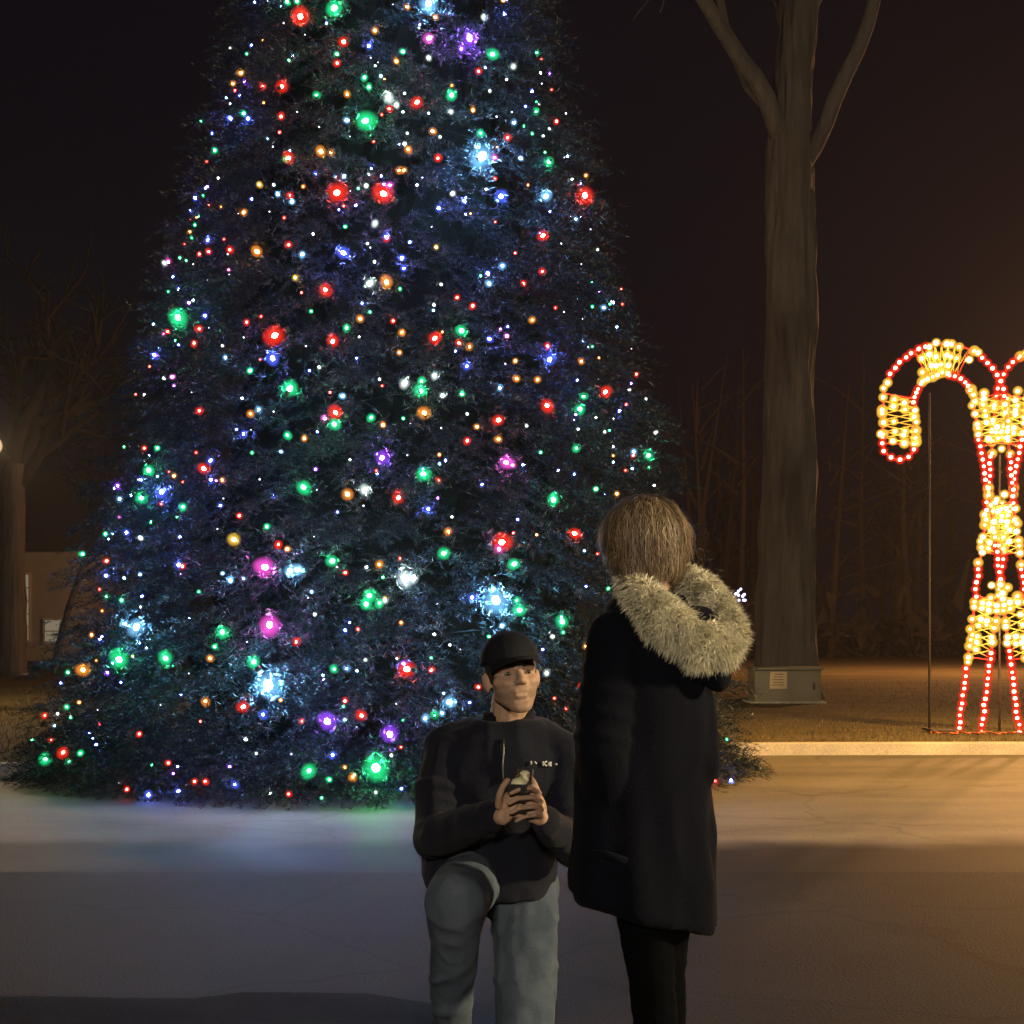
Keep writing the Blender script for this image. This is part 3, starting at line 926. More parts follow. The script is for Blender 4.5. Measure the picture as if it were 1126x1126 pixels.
for pl, r0, r1 in LIMBS:
    q, rr = limb(mb, [P(x, y, DT + dd) for x, y, dd in pl], r0, r1)
    for j in range(5):
        i = rng.integers(len(q) // 2, len(q))
        if q[i][2] > P(0, -10, DT)[2]:
            twig_tree(mb, q[i], q[-1] - q[-3] + rng.normal(0, 0.25, 3), 2.2, rr[i] * 0.6, 2)
build("crown", mb, M_bark2, bt)


def bare(label, x, ybase, d, h, r, seed, lean=0.0, group=None):
    global rng
    rng = np.random.default_rng(seed)
    b = P(x, ybase, d)
    b[2] = 0.1
    t = thing("bare_tree", label, "tree", tuple(b), group)
    m1 = MB()
    pts = [b, b + np.array([lean * h * 0.2, 0, h * 0.22]), b + np.array([lean * h * 0.45, 0.1, h * 0.45])]
    q, _ = limb(m1, pts, r, r * 0.7)
    build("trunk", m1, M_bark2, t)
    m2 = MB()
    for j in range(5):
        twig_tree(m2, q[-1 - j // 2], np.array([lean, 0, 1.0]) + rng.normal(0, 0.35, 3), h * 0.24, r * 0.55, 3)
    build("crown", m2, M_twig, t)
    return t


bare("small leaning bare tree in front of the far lit windows", 58, 722, 52.0, 9.0, 0.14, 21, lean=0.28)
bare("pale bare tree trunk at the left edge beside the glowing lamp", 14, 724, 44.0, 13.5, 0.42, 22)

# far wood
M_wood = pbr("far_wood", (0.018, 0.015, 0.013), 0.95, var=(0.032, 0.027, 0.022), vscale=0.5)
rng = np.random.default_rng(31)
mb = MB()
for i in range(150):
    x = rng.uniform(-34, 42); y = rng.uniform(78, 120)
    hgt = rng.uniform(8, 17)
    tube(mb, [(x, y, 0), (x + rng.normal(0, 0.3), y, hgt * 0.5), (x + rng.normal(0, 0.8), y, hgt)], [0.25, 0.17, 0.03], n=5, caps=False)
    for j in range(9):
        z = hgt * rng.uniform(0.25, 0.9)
        dx = rng.normal(0, 2.2); dz = rng.uniform(0.8, 3.2)
        tube(mb, [(x, y, z), (x + dx * 0.5, y + rng.normal(0, .6), z + dz * 0.6), (x + dx, y + rng.normal(0, 1), z + dz)], [0.09, 0.06, 0.015], n=3, caps=False)
# underbrush
for i in range(2600):
    x = rng.uniform(-36, 44); y = rng.uniform(76, 100); z = rng.gamma(2.0, 0.7)
    s = rng.uniform(0.2, 0.7)
    d1, d2 = rng.normal(0, s, 3), rng.normal(0, s, 3)
    mb.add([(x, y, z), np.array((x, y, z)) + d1, np.array((x, y, z)) + d2], [(0, 1, 2)])
tag(build("woods", mb, M_wood, smooth=False), "dark bare wood far beyond the lawn", "woods", kind="stuff")

# ------------------------------------------------------------------ far building on the left
DB = 72.0
M_wall = pbr("painted_wall", (0.30, 0.27, 0.22), 0.85, var=(0.36, 0.33, 0.27), vscale=1.2, bump=0.2, bscale=8)
M_roof = pbr("roof_slate", (0.05, 0.047, 0.045), 0.8, var=(0.08, 0.075, 0.07), vscale=3)
M_trim = pbr("white_trim", (0.5, 0.47, 0.40), 0.7)
M_lit = emit("lit_window", (1.0, 0.82, 0.55), 0.20)
base = P(20, 0, DB)
hall = thing("hall", "far pale hall with a steep roof and tall lit windows at the left edge", "building", (P(20, 0, DB)[0], DB + 5, 0))
xl, xr = P(-160, 0, DB)[0], P(96, 0, DB)[0]
cxh = (xl + xr) / 2
zw = 5.2
mb = MB(); box(mb, (cxh, DB + 5, zw / 2 + 0.05), (xr - xl, 10, zw))
build("wall", mb, M_wall, hall, smooth=False)
mb = MB()
e = 0.4
A = [(xl - e, DB - e, zw), (xr + e, DB - e, zw), (xr + e, DB + 10 + e, zw), (xl - e, DB + 10 + e, zw), (xl - e, DB + 5, zw + 4.2), (xr + e, DB + 5, zw + 4.2)]
mb.add(np.array(A) + np.array([0, 0, 0.03]), [(0, 1, 5, 4), (2, 3, 4, 5), (1, 2, 5), (3, 0, 4), (0, 3, 2, 1)])
build("roof", mb, M_roof, hall, smooth=False)


def window(x0, x1, y0, y1, nb, mat):
    a, b = P(x0, y1, DB), P(x1, y0, DB)
    m1 = MB()
    w, h = b[0] - a[0], b[2] - a[2]
    cx, cz = (a[0] + b[0]) / 2, (a[2] + b[2]) / 2
    t = 0.09
    for (sx, sz, px, pz) in ((t, h + 2 * t, -w / 2 - t / 2, 0), (t, h + 2 * t, w / 2 + t / 2, 0), (w, t, 0, h / 2 + t / 2), (w, t, 0, -h / 2 - t / 2)):
        box(m1, (cx + px, DB - 0.05, cz + pz), (sx, 0.12, sz))
    for i in range(1, nb):
        box(m1, (cx, DB - 0.045, a[2] + h * i / nb), (w, 0.05, 0.05))
    o = build("window", m1, M_trim, hall, smooth=False)
    m2 = MB(); box(m2, (cx, DB - 0.02, cz), (w, 0.02, h))
    build("pane", m2, mat, o, smooth=False)


window(19.5, 32, 632, 704, 5, M_lit)
window(50, 68, 682, 706, 2, M_lit)
window(-30, -17, 632, 704, 5, M_lit)
window(-80, -67, 632, 704, 5, M_lit)

# ------------------------------------------------------------------ utility box with a notice
ub = thing("utility_box", "low grey utility box with a tan notice in front of the thick bare tree", "utility box", tuple(P(867, 774, 25.9)))
M_util = pbr("utility_paint", (0.17, 0.148, 0.100), 0.6, var=(0.20, 0.175, 0.12), vscale=3, bump=0.1)
a_, b_ = P(830, 774, 25.9), P(903, 737, 25.9)
w_, h_ = b_[0] - a_[0], b_[2] - 0.16
mb = MB(); box(mb, ((a_[0] + b_[0]) / 2, 26.3, 0.16 + h_ / 2), (w_, 0.8, h_), bev=0.015)
build("cabinet", mb, M_util, ub)
mb = MB(); box(mb, ((a_[0] + b_[0]) / 2, 26.28, 0.16 + h_ + 0.025), (w_ + 0.06, 0.88, 0.05), bev=0.012)
build("lid", mb, M_util, ub)
mb = MB(); box(mb, ((a_[0] + b_[0]) / 2, 26.3, 0.12), (w_ + 0.16, 0.95, 0.09), bev=0.01)
build("plinth", mb, M_kerb, ub)
c_ = P(856, 748, 25.88)
mb = MB(); box(mb, (c_[0], 25.888, c_[2]), (0.29, 0.014, 0.29), bev=0.004)
nt_ = build("notice", mb, pbr("notice_tan", (0.62, 0.44, 0.24), 0.6), ub)
mb = MB()
for i in range(5):
    box(mb, (c_[0] + rng.uniform(-.015, .015), 25.879, c_[2] + 0.10 - i * 0.045), (0.20 * rng.uniform(0.75, 1), 0.003, 0.014))
build("print", mb, pbr("print_brown", (0.20, 0.12, 0.06), 0.7), nt_, smooth=False)
mb = MB(); box(mb, (b_[0] - 0.12, 25.885, 0.42), (0.03, 0.03, 0.12), bev=0.008)
build("latch", mb, M_dark, ub)

# ------------------------------------------------------------------ far cluster of blue white lights
fl = thing("lit_shrub", "far shrub with a small cluster of blue white lights left of the thick trunk", "shrub", tuple(P(815, 716, 56.0)))
mb = MB()
b0 = P(815, 716, 56.0); b0[2] = 0.1
rng = np.random.default_rng(5)
for i in range(9):
    twig_tree(mb, b0, np.array([0, 0, 1.0]) + rng.normal(0, 0.22, 3), 1.3, 0.03, 2)
build("branches", mb, M_wood, fl)
M_bw = emit("far_blue_light", (0.50, 0.46, 1.0), 7)
for i in range(11):
    p = P(815 + rng.normal(0, 5), 656 + rng.normal(0, 3.6), 55.6) if i else P(812, 650, 55.6)
    mb = MB(); mb.add(ICO2[0] * 0.045 + p, ICO2[1])
    build("bulb", mb, M_bw, fl)

# ------------------------------------------------------------------ street lamps
M_pole = pbr("lamp_pole", (0.05, 0.05, 0.048), 0.5, metal=0.4)


def street_lamp(label, loc, head_h, col, power, glow, globe_r=0.2, size=0.12, shade=False):
    t = thing("street_lamp", label, "street lamp", loc, "street lamps round the square")
    x, y, z0 = loc
    mb = MB()
    zz = [0, 0.05, 0.5, 0.55, head_h - globe_r - 0.12]
    tube(mb, [(x, y, z0 + z) for z in zz], [0.12, 0.11, 0.09, 0.055, 0.045], n=14)
    build("pole", mb, M_pole, t)
    mb = MB()
    tube(mb, [(x, y, z0 + head_h - globe_r - 0.13), (x, y, z0 + head_h - globe_r - 0.04), (x, y, z0 + head_h - globe_r + 0.02)], [0.06, 0.11, 0.10], n=14)
    ellipsoid(mb, (x, y, z0 + head_h + globe_r * 0.98), (0.07, 0, 0), (0, 0.07, 0), (0, 0, 0.06))
    build("collar", mb, M_pole, t)
    mb = MB()
    mb.add(ICO3[0] * globe_r + np.array([x, y, z0 + head_h]), ICO3[1])
    build("globe", mb, glow_shell("lamp_globe", col, glow, 0.5), t)
    li = bpy.data.lights.new("lamp", 'SPOT' if shade else 'POINT')
    if shade:
        li.spot_size = R(142); li.spot_blend = 0.45
        mb = MB()
        loft(mb, [ring(np.array([x, y, z0 + head_h + z]), np.array([r, 0, 0]), np.array([0, r, 0]), 24) for z, r in ((0.08, 0.34), (0.14, 0.33), (0.30, 0.16), (0.33, 0.05))])
        build("hood", mb, M_pole, t)
    li.color = col; li.energy = power; li.shadow_soft_size = size
    o = bpy.data.objects.new("lamp", li); COL.objects.link(o)
    o.parent = t; o.location = (0, 0, head_h)
    return t


gl = P(-9, 490, 24.0)
street_lamp("street lamp with a glowing warm globe half seen at the left edge", (gl[0], gl[1], 0.12), gl[2] - 0.12, (1.0, 0.66, 0.34), 9500, 0.8, 0.16)
street_lamp("amber street lamp out of sight to the right of the candy canes", (8.2, 13.0, 0.0), 5.2, (1.0, 0.50, 0.11), 60000, 3.0, shade=True)
street_lamp("pale street lamp out of sight to the right of the standing woman", (11.0, 2.0, 0.0), 4.3, (1.0, 0.80, 0.46), 23000, 3.0, 0.32, 0.32)
street_lamp("dim fill light added unseen behind the camera, shaped as a street lamp", (-0.3, -8.0, 0.0), 3.9, (1.0, 0.86, 0.64), 8200, 3.0, 0.32, 0.32)  # added fill light for the couple's camera side
street_lamp("unseen distant amber lamp added beyond the candy canes", (18.5, 47.0, 0.12), 8.5, (1.0, 0.44, 0.17), 62000, 3.0, 0.3, 0.3)  # added to brighten the wood and haze on the right

# ------------------------------------------------------------------ people
def nrm3(a):
    a = np.asarray(a, float); return a / np.linalg.norm(a)


def head_axes(f, roll=0.0):
    f = nrm3(f)
    l = nrm3(np.cross([0, 0, 1.0], f))          # the person's left
    u = np.cross(f, l)
    if roll:
        l, u = l * math.cos(roll) + u * math.sin(roll), u * math.cos(roll) - l * math.sin(roll)
    return f, l, u


def head_pieces(mb, c, f, l, u, s=1.0, female=False):
    def q(a, b, d): return c + (f * a + l * b + u * d) * s
    ellipsoid(mb, q(-0.008, 0, 0.030), f * 0.095 * s, l * 0.075 * s, u * 0.092 * s)
    ellipsoid(mb, q(0.022, 0, -0.025), f * 0.070 * s, l * 0.066 * s, u * 0.075 * s)
    jw = 0.038 if female else 0.043
    capsule(mb, q(0.010, jw, -0.055), 0.022 * s, q(0.060, 0.016, -0.092), 0.020 * s)
    capsule(mb, q(0.010, -jw, -0.055), 0.022 * s, q(0.060, -0.016, -0.092), 0.020 * s)
    ellipsoid(mb, q(0.045, 0, -0.058), f * 0.036 * s, l * 0.042 * s, u * 0.046 * s)
    capsule(mb, q(0.066, -0.010, -0.097), 0.018 * s, q(0.066, 0.010, -0.097), 0.018 * s)
    ellipsoid(mb, q(0.062, 0, -0.030), f * 0.022 * s, l * 0.036 * s, u * 0.030 * s)
    for sg in (1, -1):
        capsule(mb, q(0.078, 0.010 * sg, 0.022), 0.013 * s, q(0.064, 0.045 * sg, 0.022), 0.013 * s)      # brow
        capsule(mb, q(0.070, 0.034 * sg, -0.022), 0.018 * s, q(0.045, 0.054 * sg, -0.018), 0.018 * s)    # cheek
        ellipsoid(mb, q(-0.012, 0.076 * sg, -0.012), f * 0.020 * s, l * 0.008 * s, u * 0.032 * s)         # ear
        ellipsoid(mb, q(-0.016, 0.083 * sg, -0.006), f * 0.016 * s, l * 0.006 * s, u * 0.024 * s)
    capsule(mb, q(0.085, 0, 0.012), 0.009 * s, q(0.110, 0, -0.022), 0.0125 * s)                           # nose
    for sg in (1, -1): ellipsoid(mb, q(0.098, 0.011 * sg, -0.026), f * 0.011 * s, l * 0.008 * s, u * 0.008 * s)
    capsule(mb, q(0.0815, -0.016, -0.053), 0.0065 * s, q(0.0815, 0.016, -0.053), 0.0065 * s)               # lips
    capsule(mb, q(0.080, -0.013, -0.064), 0.007 * s, q(0.080, 0.013, -0.064), 0.007 * s)


def sockets(vs, c, f, l, u, s=1.0):
    for sg in (1, -1):
        e = c + (f * 0.082 + l * 0.031 * sg + u * 0.003) * s
        d2 = np.sum((vs - e) ** 2, 1)
        vs -= f * (0.011 * s * np.exp(-d2 / (2 * (0.0125 * s) ** 2)))[:, None]
    m = c + (f * 0.087 - u * 0.0585) * s                                                                  # mouth line
    dv = vs - m
    a = (dv @ l) / (0.024 * s); b = (dv @ u) / (0.0035 * s); g = (dv @ f) / (0.03 * s)
    vs -= f * (0.0035 * s * np.exp(-0.5 * (a ** 4 + b ** 2 + g ** 2)))[:, None]
    return vs


def face_parts(mb, c, f, l, u, s, m_white, m_iris, m_brow, lids=0.0):
    for sg in (1, -1):
        e = c + (f * 0.0735 + l * 0.031 * sg + u * 0.003) * s
        ellipsoid(mb, e, f * 0.0105 * s, l * 0.0120 * s, u * 0.0058 * s, n=14, k=8, mat=m_white)
        ellipsoid(mb, e + f * 0.0085 * s, f * 0.0040 * s, l * 0.0058 * s, u * 0.0058 * s, n=12, k=8, mat=m_iris)
        p = [c + (f * a + l * b * sg + u * d) * s for a, b, d in ((0.0885, 0.014, 0.022), (0.085, 0.030, 0.027), (0.070, 0.047, 0.021))]
        tube(mb, p, [0.004 * s, 0.0045 * s, 0.002 * s], n=6, mat=m_brow)


def raw(name, vs, fs, mats, parent, smooth=True):
    mb = MB(); mb.add(vs, fs)
    return build(name, mb, mats, parent, smooth)


M_skin = pbr("skin", (0.47, 0.29, 0.20), 0.55, var=(0.55, 0.345, 0.245), vscale=30, bump=0.15, bscale=300, sss=0.12)
M_face = M_skin.copy(); M_face.name = "skin_dark_jaw"  # skin made darker over the lower face, lips less so
_nt = M_face.node_tree
_bs = [n for n in _nt.nodes if n.type == 'BSDF_PRINCIPLED'][0]
_src = _bs.inputs["Base Color"].links[0].from_socket
_at = _nt.nodes.new("ShaderNodeAttribute"); _at.attribute_name = "jaw_dark"
_ml = _nt.nodes.new("ShaderNodeMath"); _ml.operation = 'MULTIPLY'; _ml.inputs[1].default_value = 0.42
_nt.links.new(_at.outputs["Fac"], _ml.inputs[0])
_mx = _nt.nodes.new("ShaderNodeMixRGB"); _mx.inputs[2].default_value = (0.12, 0.075, 0.052, 1)
_nt.links.new(_ml.outputs[0], _mx.inputs[0]); _nt.links.new(_src, _mx.inputs[1]); _nt.links.new(_mx.outputs[0], _bs.inputs["Base Color"])
M_eye = pbr("eye_white", (0.30, 0.27, 0.25), 0.4)
M_iris = pbr("iris", (0.03, 0.02, 0.012), 0.2)
M_brow = pbr("brow_hair", (0.035, 0.022, 0.014), 0.7)
M_lip = M_skin
M_navy = pbr("navy_jacket", (0.0055, 0.0062, 0.0150), 0.85, var=(0.0095, 0.0102, 0.0215), vscale=14, bump=0.35, bscale=260, sheen=0.06, spec=0.2)
M_rib = pbr("rib_knit", (0.010, 0.010, 0.014), 0.85, bump=0.6, bscale=120, stretch=(1, 1, 0.15), spec=0.2)
M_cap = pbr("cap_cloth", (0.008, 0.008, 0.013), 0.8, bump=0.3, bscale=300, spec=0.25)
M_jean = pbr("denim", (0.055, 0.074, 0.110), 0.9, var=(0.125, 0.152, 0.200), vscale=6, bump=0.4, bscale=400, spec=0.2)
M_shoe = pbr("boot_leather", (0.02, 0.016, 0.013), 0.5, bump=0.2, bscale=80)
M_sole = pbr("boot_sole", (0.03, 0.028, 0.026), 0.8)
M_coat = pbr("black_coat", (0.0014, 0.0017, 0.0055), 0.85, var=(0.0024, 0.0027, 0.0080), vscale=10, bump=0.3, bscale=220, sheen=0.02, spec=0.08)
M_legging = pbr("black_leggings", (0.0016, 0.0016, 0.0026), 0.85, spec=0.05)
M_white = pbr("white_thread", (0.50, 0.50, 0.48), 0.7)
M_zip = pbr("zip_metal", (0.10, 0.10, 0.10), 0.4, metal=0.8)

# ---------------- the kneeling man
man = thing("person", "kneeling man in dark cap, dark jacket and jeans holding up a ring box", "person", (0.0, 4.6, 0.0))
rng = np.random.default_rng(101)
hc = P(563, 744, 4.60)
mf, ml, mu = head_axes((0.24, -0.95, 0.13), roll=0.09)
hipR, hipL = P(519, 966, 4.76), P(578, 968, 4.76)          # his right is on the left of the photo
kneeR, kneeL = P(501, 993, 4.16), P(578, 1146, 4.62)
kneeL[2] = 0.075
ankR = P(496, 1150, 4.42); ankR[2] = 0.11
ankL = P(580, 1140, 5.02); ankL[2] = 0.09
shR, shL = P(494, 826, 4.68), P(616, 828, 4.66)
elR, elL = P(477, 921, 4.58), P(634, 930, 4.60)
wrR, wrL = P(541, 897, 4.345), P(600, 905, 4.36)
neck0, neck1 = P(558, 812, 4.68), P(561, 770, 4.635)
boxc = P(571, 864, 4.262)

body = MB()
head_pieces(body, hc, mf, ml, mu)
capsule(body, neck0, 0.062, neck1, 0.056)
chest, waist, pel = P(557, 860, 4.70), P(553, 920, 4.76), P(552, 965, 4.78)
ellipsoid(body, chest, (0.165, 0, 0), (0, 0.105, 0), (0, 0, 0.17))
ellipsoid(body, waist, (0.135, 0, 0), (0, 0.095, 0), (0, 0, 0.15))
ellipsoid(body, pel, (0.155, 0, 0), (0, 0.105, 0), (0, 0, 0.11))
for sh, el, wr in ((shR, elR, wrR), (shL, elL, wrL)):
    capsule(body, P(556, 822, 4.69), 0.055, sh, 0.056)
    capsule(body, sh, 0.054, el, 0.041); capsule(body, el, 0.041, wr, 0.026)
for hp, kn, an in ((hipR, kneeR, ankR), (hipL, kneeL, ankL)):
    capsule(body, hp, 0.082, kn, 0.055); capsule(body, kn, 0.054, an, 0.036)


def hand(mb, wrist, palm_c, n_palm, d_f, widths, finger_paths, thumb):
    """palm plus four fingers and a thumb, each its own bent chain rooted in the palm"""
    n_palm, d_f = nrm3(n_palm), nrm3(d_f)
    s = nrm3(np.cross(n_palm, d_f))
    ellipsoid(mb, palm_c, d_f * 0.050, s * 0.041, n_palm * 0.017)
    capsule(mb, wrist, 0.027, palm_c - d_f * 0.025, 0.024)
    for path, r in finger_paths:
        chain(mb, path, np.linspace(r, r * 0.8, len(path)), n=10)
    chain(mb, thumb, np.linspace(0.0115, 0.009, len(thumb)), n=10)


def hp_(x, y, d): return P(x, y, d)


# his left hand (right in the photo) closes over the other one from the right
hand(body, wrL, hp_(590, 889, 4.315), (-0.75, 0.55, 0.1), (-0.25, -0.2, 0.9), 0,
     [([hp_(593, 872, 4.300), hp_(584, 866.5, 4.262), hp_(571, 868, 4.238), hp_(561.5, 872.5, 4.243)], 0.0088),
      ([hp_(595, 881, 4.296), hp_(585, 876.5, 4.254), hp_(570, 878, 4.228), hp_(559.5, 883.5, 4.234)], 0.0090),
      ([hp_(596, 890, 4.296), hp_(586, 887, 4.252), hp_(571.5, 888.5, 4.226), hp_(561.5, 894, 4.233)], 0.0087),
      ([hp_(596, 898, 4.300), hp_(588, 896.5, 4.258), hp_(576, 898.5, 4.234), hp_(567, 903, 4.240)], 0.0076)],
     [hp_(592, 884, 4.325), hp_(591, 871, 4.318), hp_(586.5, 860, 4.302), hp_(582, 853.5, 4.290)])
# his right hand (left in the photo) carries the box from below
hand(body, wrR, hp_(556, 889, 4.300), (0.70, 0.45, 0.15), (0.35, -0.15, 0.85), 0,
     [([hp_(563, 874, 4.300), hp_(570, 868, 4.288), hp_(580, 866, 4.290), hp_(586, 869, 4.302)], 0.0088),
      ([hp_(564, 882, 4.300), hp_(573, 877, 4.284), hp_(583, 877, 4.288), hp_(588, 881, 4.300)], 0.0090),
      ([hp_(564, 890, 4.300), hp_(573, 887, 4.282), hp_(582, 888, 4.286), hp_(587, 892, 4.298)], 0.0086),
      ([hp_(563, 898, 4.302), hp_(571, 897, 4.286), hp_(579, 899, 4.290), hp_(583, 903, 4.300)], 0.0076)],
     [hp_(548, 886, 4.282), hp_(549, 874, 4.262), hp_(553.5, 864, 4.252), hp_(558, 858, 4.250)])
vs, fs, nm = fuse(body, 0.0042, 7)
vs = sockets(vs, hc, mf, ml, mu)
mbd = MB(); mbd.add(vs, fs, 0)
face_parts(mbd, hc, mf, ml, mu, 1.0, 1, 2, 3)
mbody = build("body", mbd, [M_face, M_eye, M_iris, M_brow], man)
allv = np.concatenate(mbd.v) - hc
fa, la, ua = allv @ mf, allv @ ml, allv @ mu
sm_ = lambda x, a, b: np.clip((x - a) / (b - a), 0, 1)
jaw_dark = sm_(fa, -0.01, 0.025) * sm_(-ua, 0.030, 0.055) * sm_(ua, -0.135, -0.11) * (1 - 0.75 * np.exp(-((la / 0.017) ** 4) - ((ua + 0.0585) / 0.010) ** 4))
at_ = mbody.data.attributes.new("jaw_dark", 'FLOAT', 'POINT')
at_.data.foreach_set("value", jaw_dark.astype(np.float32))

# short hair under the cap
mb = MB()
ellipsoid(mb, hc - mf * 0.014 + mu * 0.022, mf * 0.097, ml * 0.0785, mu * 0.088)
vs, fs, nm = fuse(mb, 0.006, 2)
keep = ((vs - hc) @ mf < 0.040 - 0.25 * np.abs((vs - hc) @ mu)) & ((vs - hc) @ mu > -0.055 + 0.35 * np.maximum((vs - hc) @ mf, -0.03))
fs = [f for f in fs if all(keep[i] for i in f)]
raw("hair", vs, fs, M_brow, man)
# cap
capo = thing("cap", None, None); capo.parent = man; capo.matrix_parent_inverse = world_of(man).inverted()
bpy.data.objects.remove(capo)
mb = MB()
cc = hc + mu * 0.043 - mf * 0.008
rings = []
for i in range(14):
    t = i / 13
    h = 0.096 * math.sin(t * math.pi / 2)
    r = math.cos(t * math.pi / 2 * 0.985) ** 0.92
    rings.append(ring(cc + mu * h - mf * 0.006 * t, mf * 0.106 * r, ml * 0.088 * r, 36))
loft(mb, rings[::1])
tube(mb, [cc + mu * 0.094 - mf * 0.006, cc + mu * 0.100 - mf * 0.006], [0.009, 0.006], n=10)
cap_o = build("cap", mb, M_cap, man)
mb = MB()
N = 25
top, bot = [], []
for j, rad in enumerate(np.linspace(0.0, 1.0, 8)):
    for a in np.linspace(-1, 1, N):
        th = a * 1.12
        base_ = mf * 0.104 * math.cos(th) + ml * 0.087 * math.sin(th)
        ext = mf * 0.080 * math.cos(th * 1.1) ** 0.8 if abs(th * 1.1) < 1.57 else mf * 0.0
        z = 0.004 - 0.013 * rad - 0.022 * (a ** 2) * (0.35 + 0.65 * rad)
        p = cc + base_ * 0.985 + ext * rad + mu * z
        top.append(p + mu * 0.003); bot.append(p - mu * 0.003)
n8 = 8
fs = []
for j in range(n8 - 1):
    for i in range(N - 1):
        a = j * N + i
        fs.append((a, a + 1, a + N + 1, a + N))
o2 = n8 * N
fs += [tuple(q + o2 for q in f[::-1]) for f in fs]
for i in range(N - 1):
    a = (n8 - 1) * N + i
    fs.append((a, a + 1, a + 1 + o2, a + o2))
for j in range(n8 - 1):
    for i in (0, N - 1):
        a = j * N + i
        fs.append((a, a + N, a + N + o2, a + o2))
mb.add(np.array(top + bot), fs)
build("brim", mb, M_cap, cap_o)

# jacket
jm = MB()
def elr(x0, x1, y, d, dep, k=2.6, n=40):
    a, b = P(x0, y, d), P(x1, y, d)
    c = (a + b) / 2
    def fn(g):
        return (np.abs(np.cos(g)) ** k + np.abs(np.sin(g)) ** k) ** (-1 / k)
    return ring(c, (b - a) / 2, np.array([0, dep, 0]), n, fn)
loft(jm, [elr(474, 602, 982, 4.74, 0.150), elr(466, 610, 960, 4.75, 0.165), elr(469, 612, 925, 4.74, 0.16), elr(474, 622, 890, 4.72, 0.155), elr(478, 627, 855, 4.70, 0.150),
          elr(486, 626, 828, 4.69, 0.130), elr(502, 612, 808, 4.685, 0.100), elr(522, 596, 794, 4.68, 0.082)])
capsule(jm, P(520, 822, 4.69), 0.085, shR, 0.074); capsule(jm, P(590, 822, 4.69), 0.085, shL, 0.074)
capsule(jm, shR, 0.076, elR, 0.064); capsule(jm, elR, 0.064, wrR, 0.044)
capsule(jm, shL, 0.074, elL, 0.062); capsule(jm, elL, 0.062, wrL, 0.043)
# bunched cloth on the sleeves
for (a, b, r) in ((shR, elR, 0.072), (shL, elL, 0.070)):
    for t in (0.45, 0.62, 0.78, 0.92):
        p = a + (b - a) * t + rng.normal(0, 0.006, 3); ax = nrm3(b - a)
        _, u1, w1 = frame_of(ax)
        ellipsoid(jm, p, u1 * r * 0.98, w1 * r * 0.98, ax * 0.022 + u1 * 0.012)
for (a, b, r) in ((elR, wrR, 0.060), (elL, wrL, 0.058)):
    for t in (0.15, 0.4, 0.62, 0.86):
        p = a + (b - a) * t; ax = nrm3(b - a)
        _, u1, w1 = frame_of(ax)
        ellipsoid(jm, p, u1 * (r - 0.014 * t), w1 * (r - 0.014 * t), ax * 0.020 - w1 * 0.010)
vs, fs, nm = fuse(jm, 0.0075, 3)
vs = wrinkle(vs, nm, 0.017, 8.0, (1.0, 1.0, 0.6), 3.0)
jk = raw("jacket", vs, fs, M_navy, man)
mb = MB()   # collar
for (r0, r1, w, z0, z1) in ((0.083, 0.073, 0.012, 0.0, 0.045),):
    g = np.linspace(R(-62), R(242), 40)
    c0 = P(559, 799, 4.672)
    ins, outs = [], []
    vs2, fs2 = [], []
    for q in g:
        dv = np.array([math.cos(q), math.sin(q) * 0.95, 0])
        vs2 += [c0 + dv * r0 * 1.02, c0 + dv * r1 * 1.05 + np.array([0, 0.006, z1]), c0 + dv * (r1 * 1.05 - w) + np.array([0, 0.006, z1]), c0 + dv * (r0 - w)]
    for i in range(len(g) - 1):
        for j in range(4):
            a = i * 4 + j; b = i * 4 + (j + 1) % 4
            fs2.append((a, b, b + 4, a + 4))
    fs2 += [(0, 1, 2, 3), tuple(len(vs2) - 4 + j for j in (3, 2, 1, 0))]
    mb.add(vs2, fs2)
build("collar", mb, M_rib, jk)


def surface_front(vs, x, y):
    """front-most point of a shape seen at photo pixel x, y"""
    px = 563 + vs[:, 0] / vs[:, 1] * F; py = HZ - (vs[:, 2] - H) / vs[:, 1] * F
    m = (abs(px - x) < 4) & (abs(py - y) < 4)
    if not m.any(): return P(x, y, 4.6)
    d = vs[m, 1].min()
    return P(x, y, d)


jv = vs.copy()
mb = MB()
tube(mb, [surface_front(jv, 553 + 0.5 * math.sin(i), y) + np.array([0, -0.003, 0]) for i, y in enumerate(range(812, 862, 7))], 0.004, n=6)
build("zip", mb, M_zip, jk)
# small white lettering, too blurred in the photo to read: three short marks
def mark(strokes, x, y, s):
    m_ = MB()
    for (x0, y0, x1, y1) in strokes:
        a = surface_front(jv, x + x0 * s, y + y0 * s) + np.array([0, -0.004, 0])
        b = surface_front(jv, x + x1 * s, y + y1 * s) + np.array([0, -0.004, 0])
        tube(m_, [a, b], 0.0030, n=6)
    return build("lettering", m_, M_white, jk)
mark([(0, 0, 0, 1), (0.9, 0.2, 1.4, 0.8)], 584, 836.5, 4.2)
mark([(0, 0, 0, 1), (0, 0.5, 0.8, 0), (0, 0.5, 0.8, 1), (1.2, 0.3, 1.8, 0.3), (1.2, 0.6, 1.7, 0.6), (1.2, 0.3, 1.2, 0.9), (1.2, 0.9, 1.8, 0.9)], 597, 837, 5.2)
mark([(0, 0.5, 0.6, 0.5)], 610, 838, 4.5)

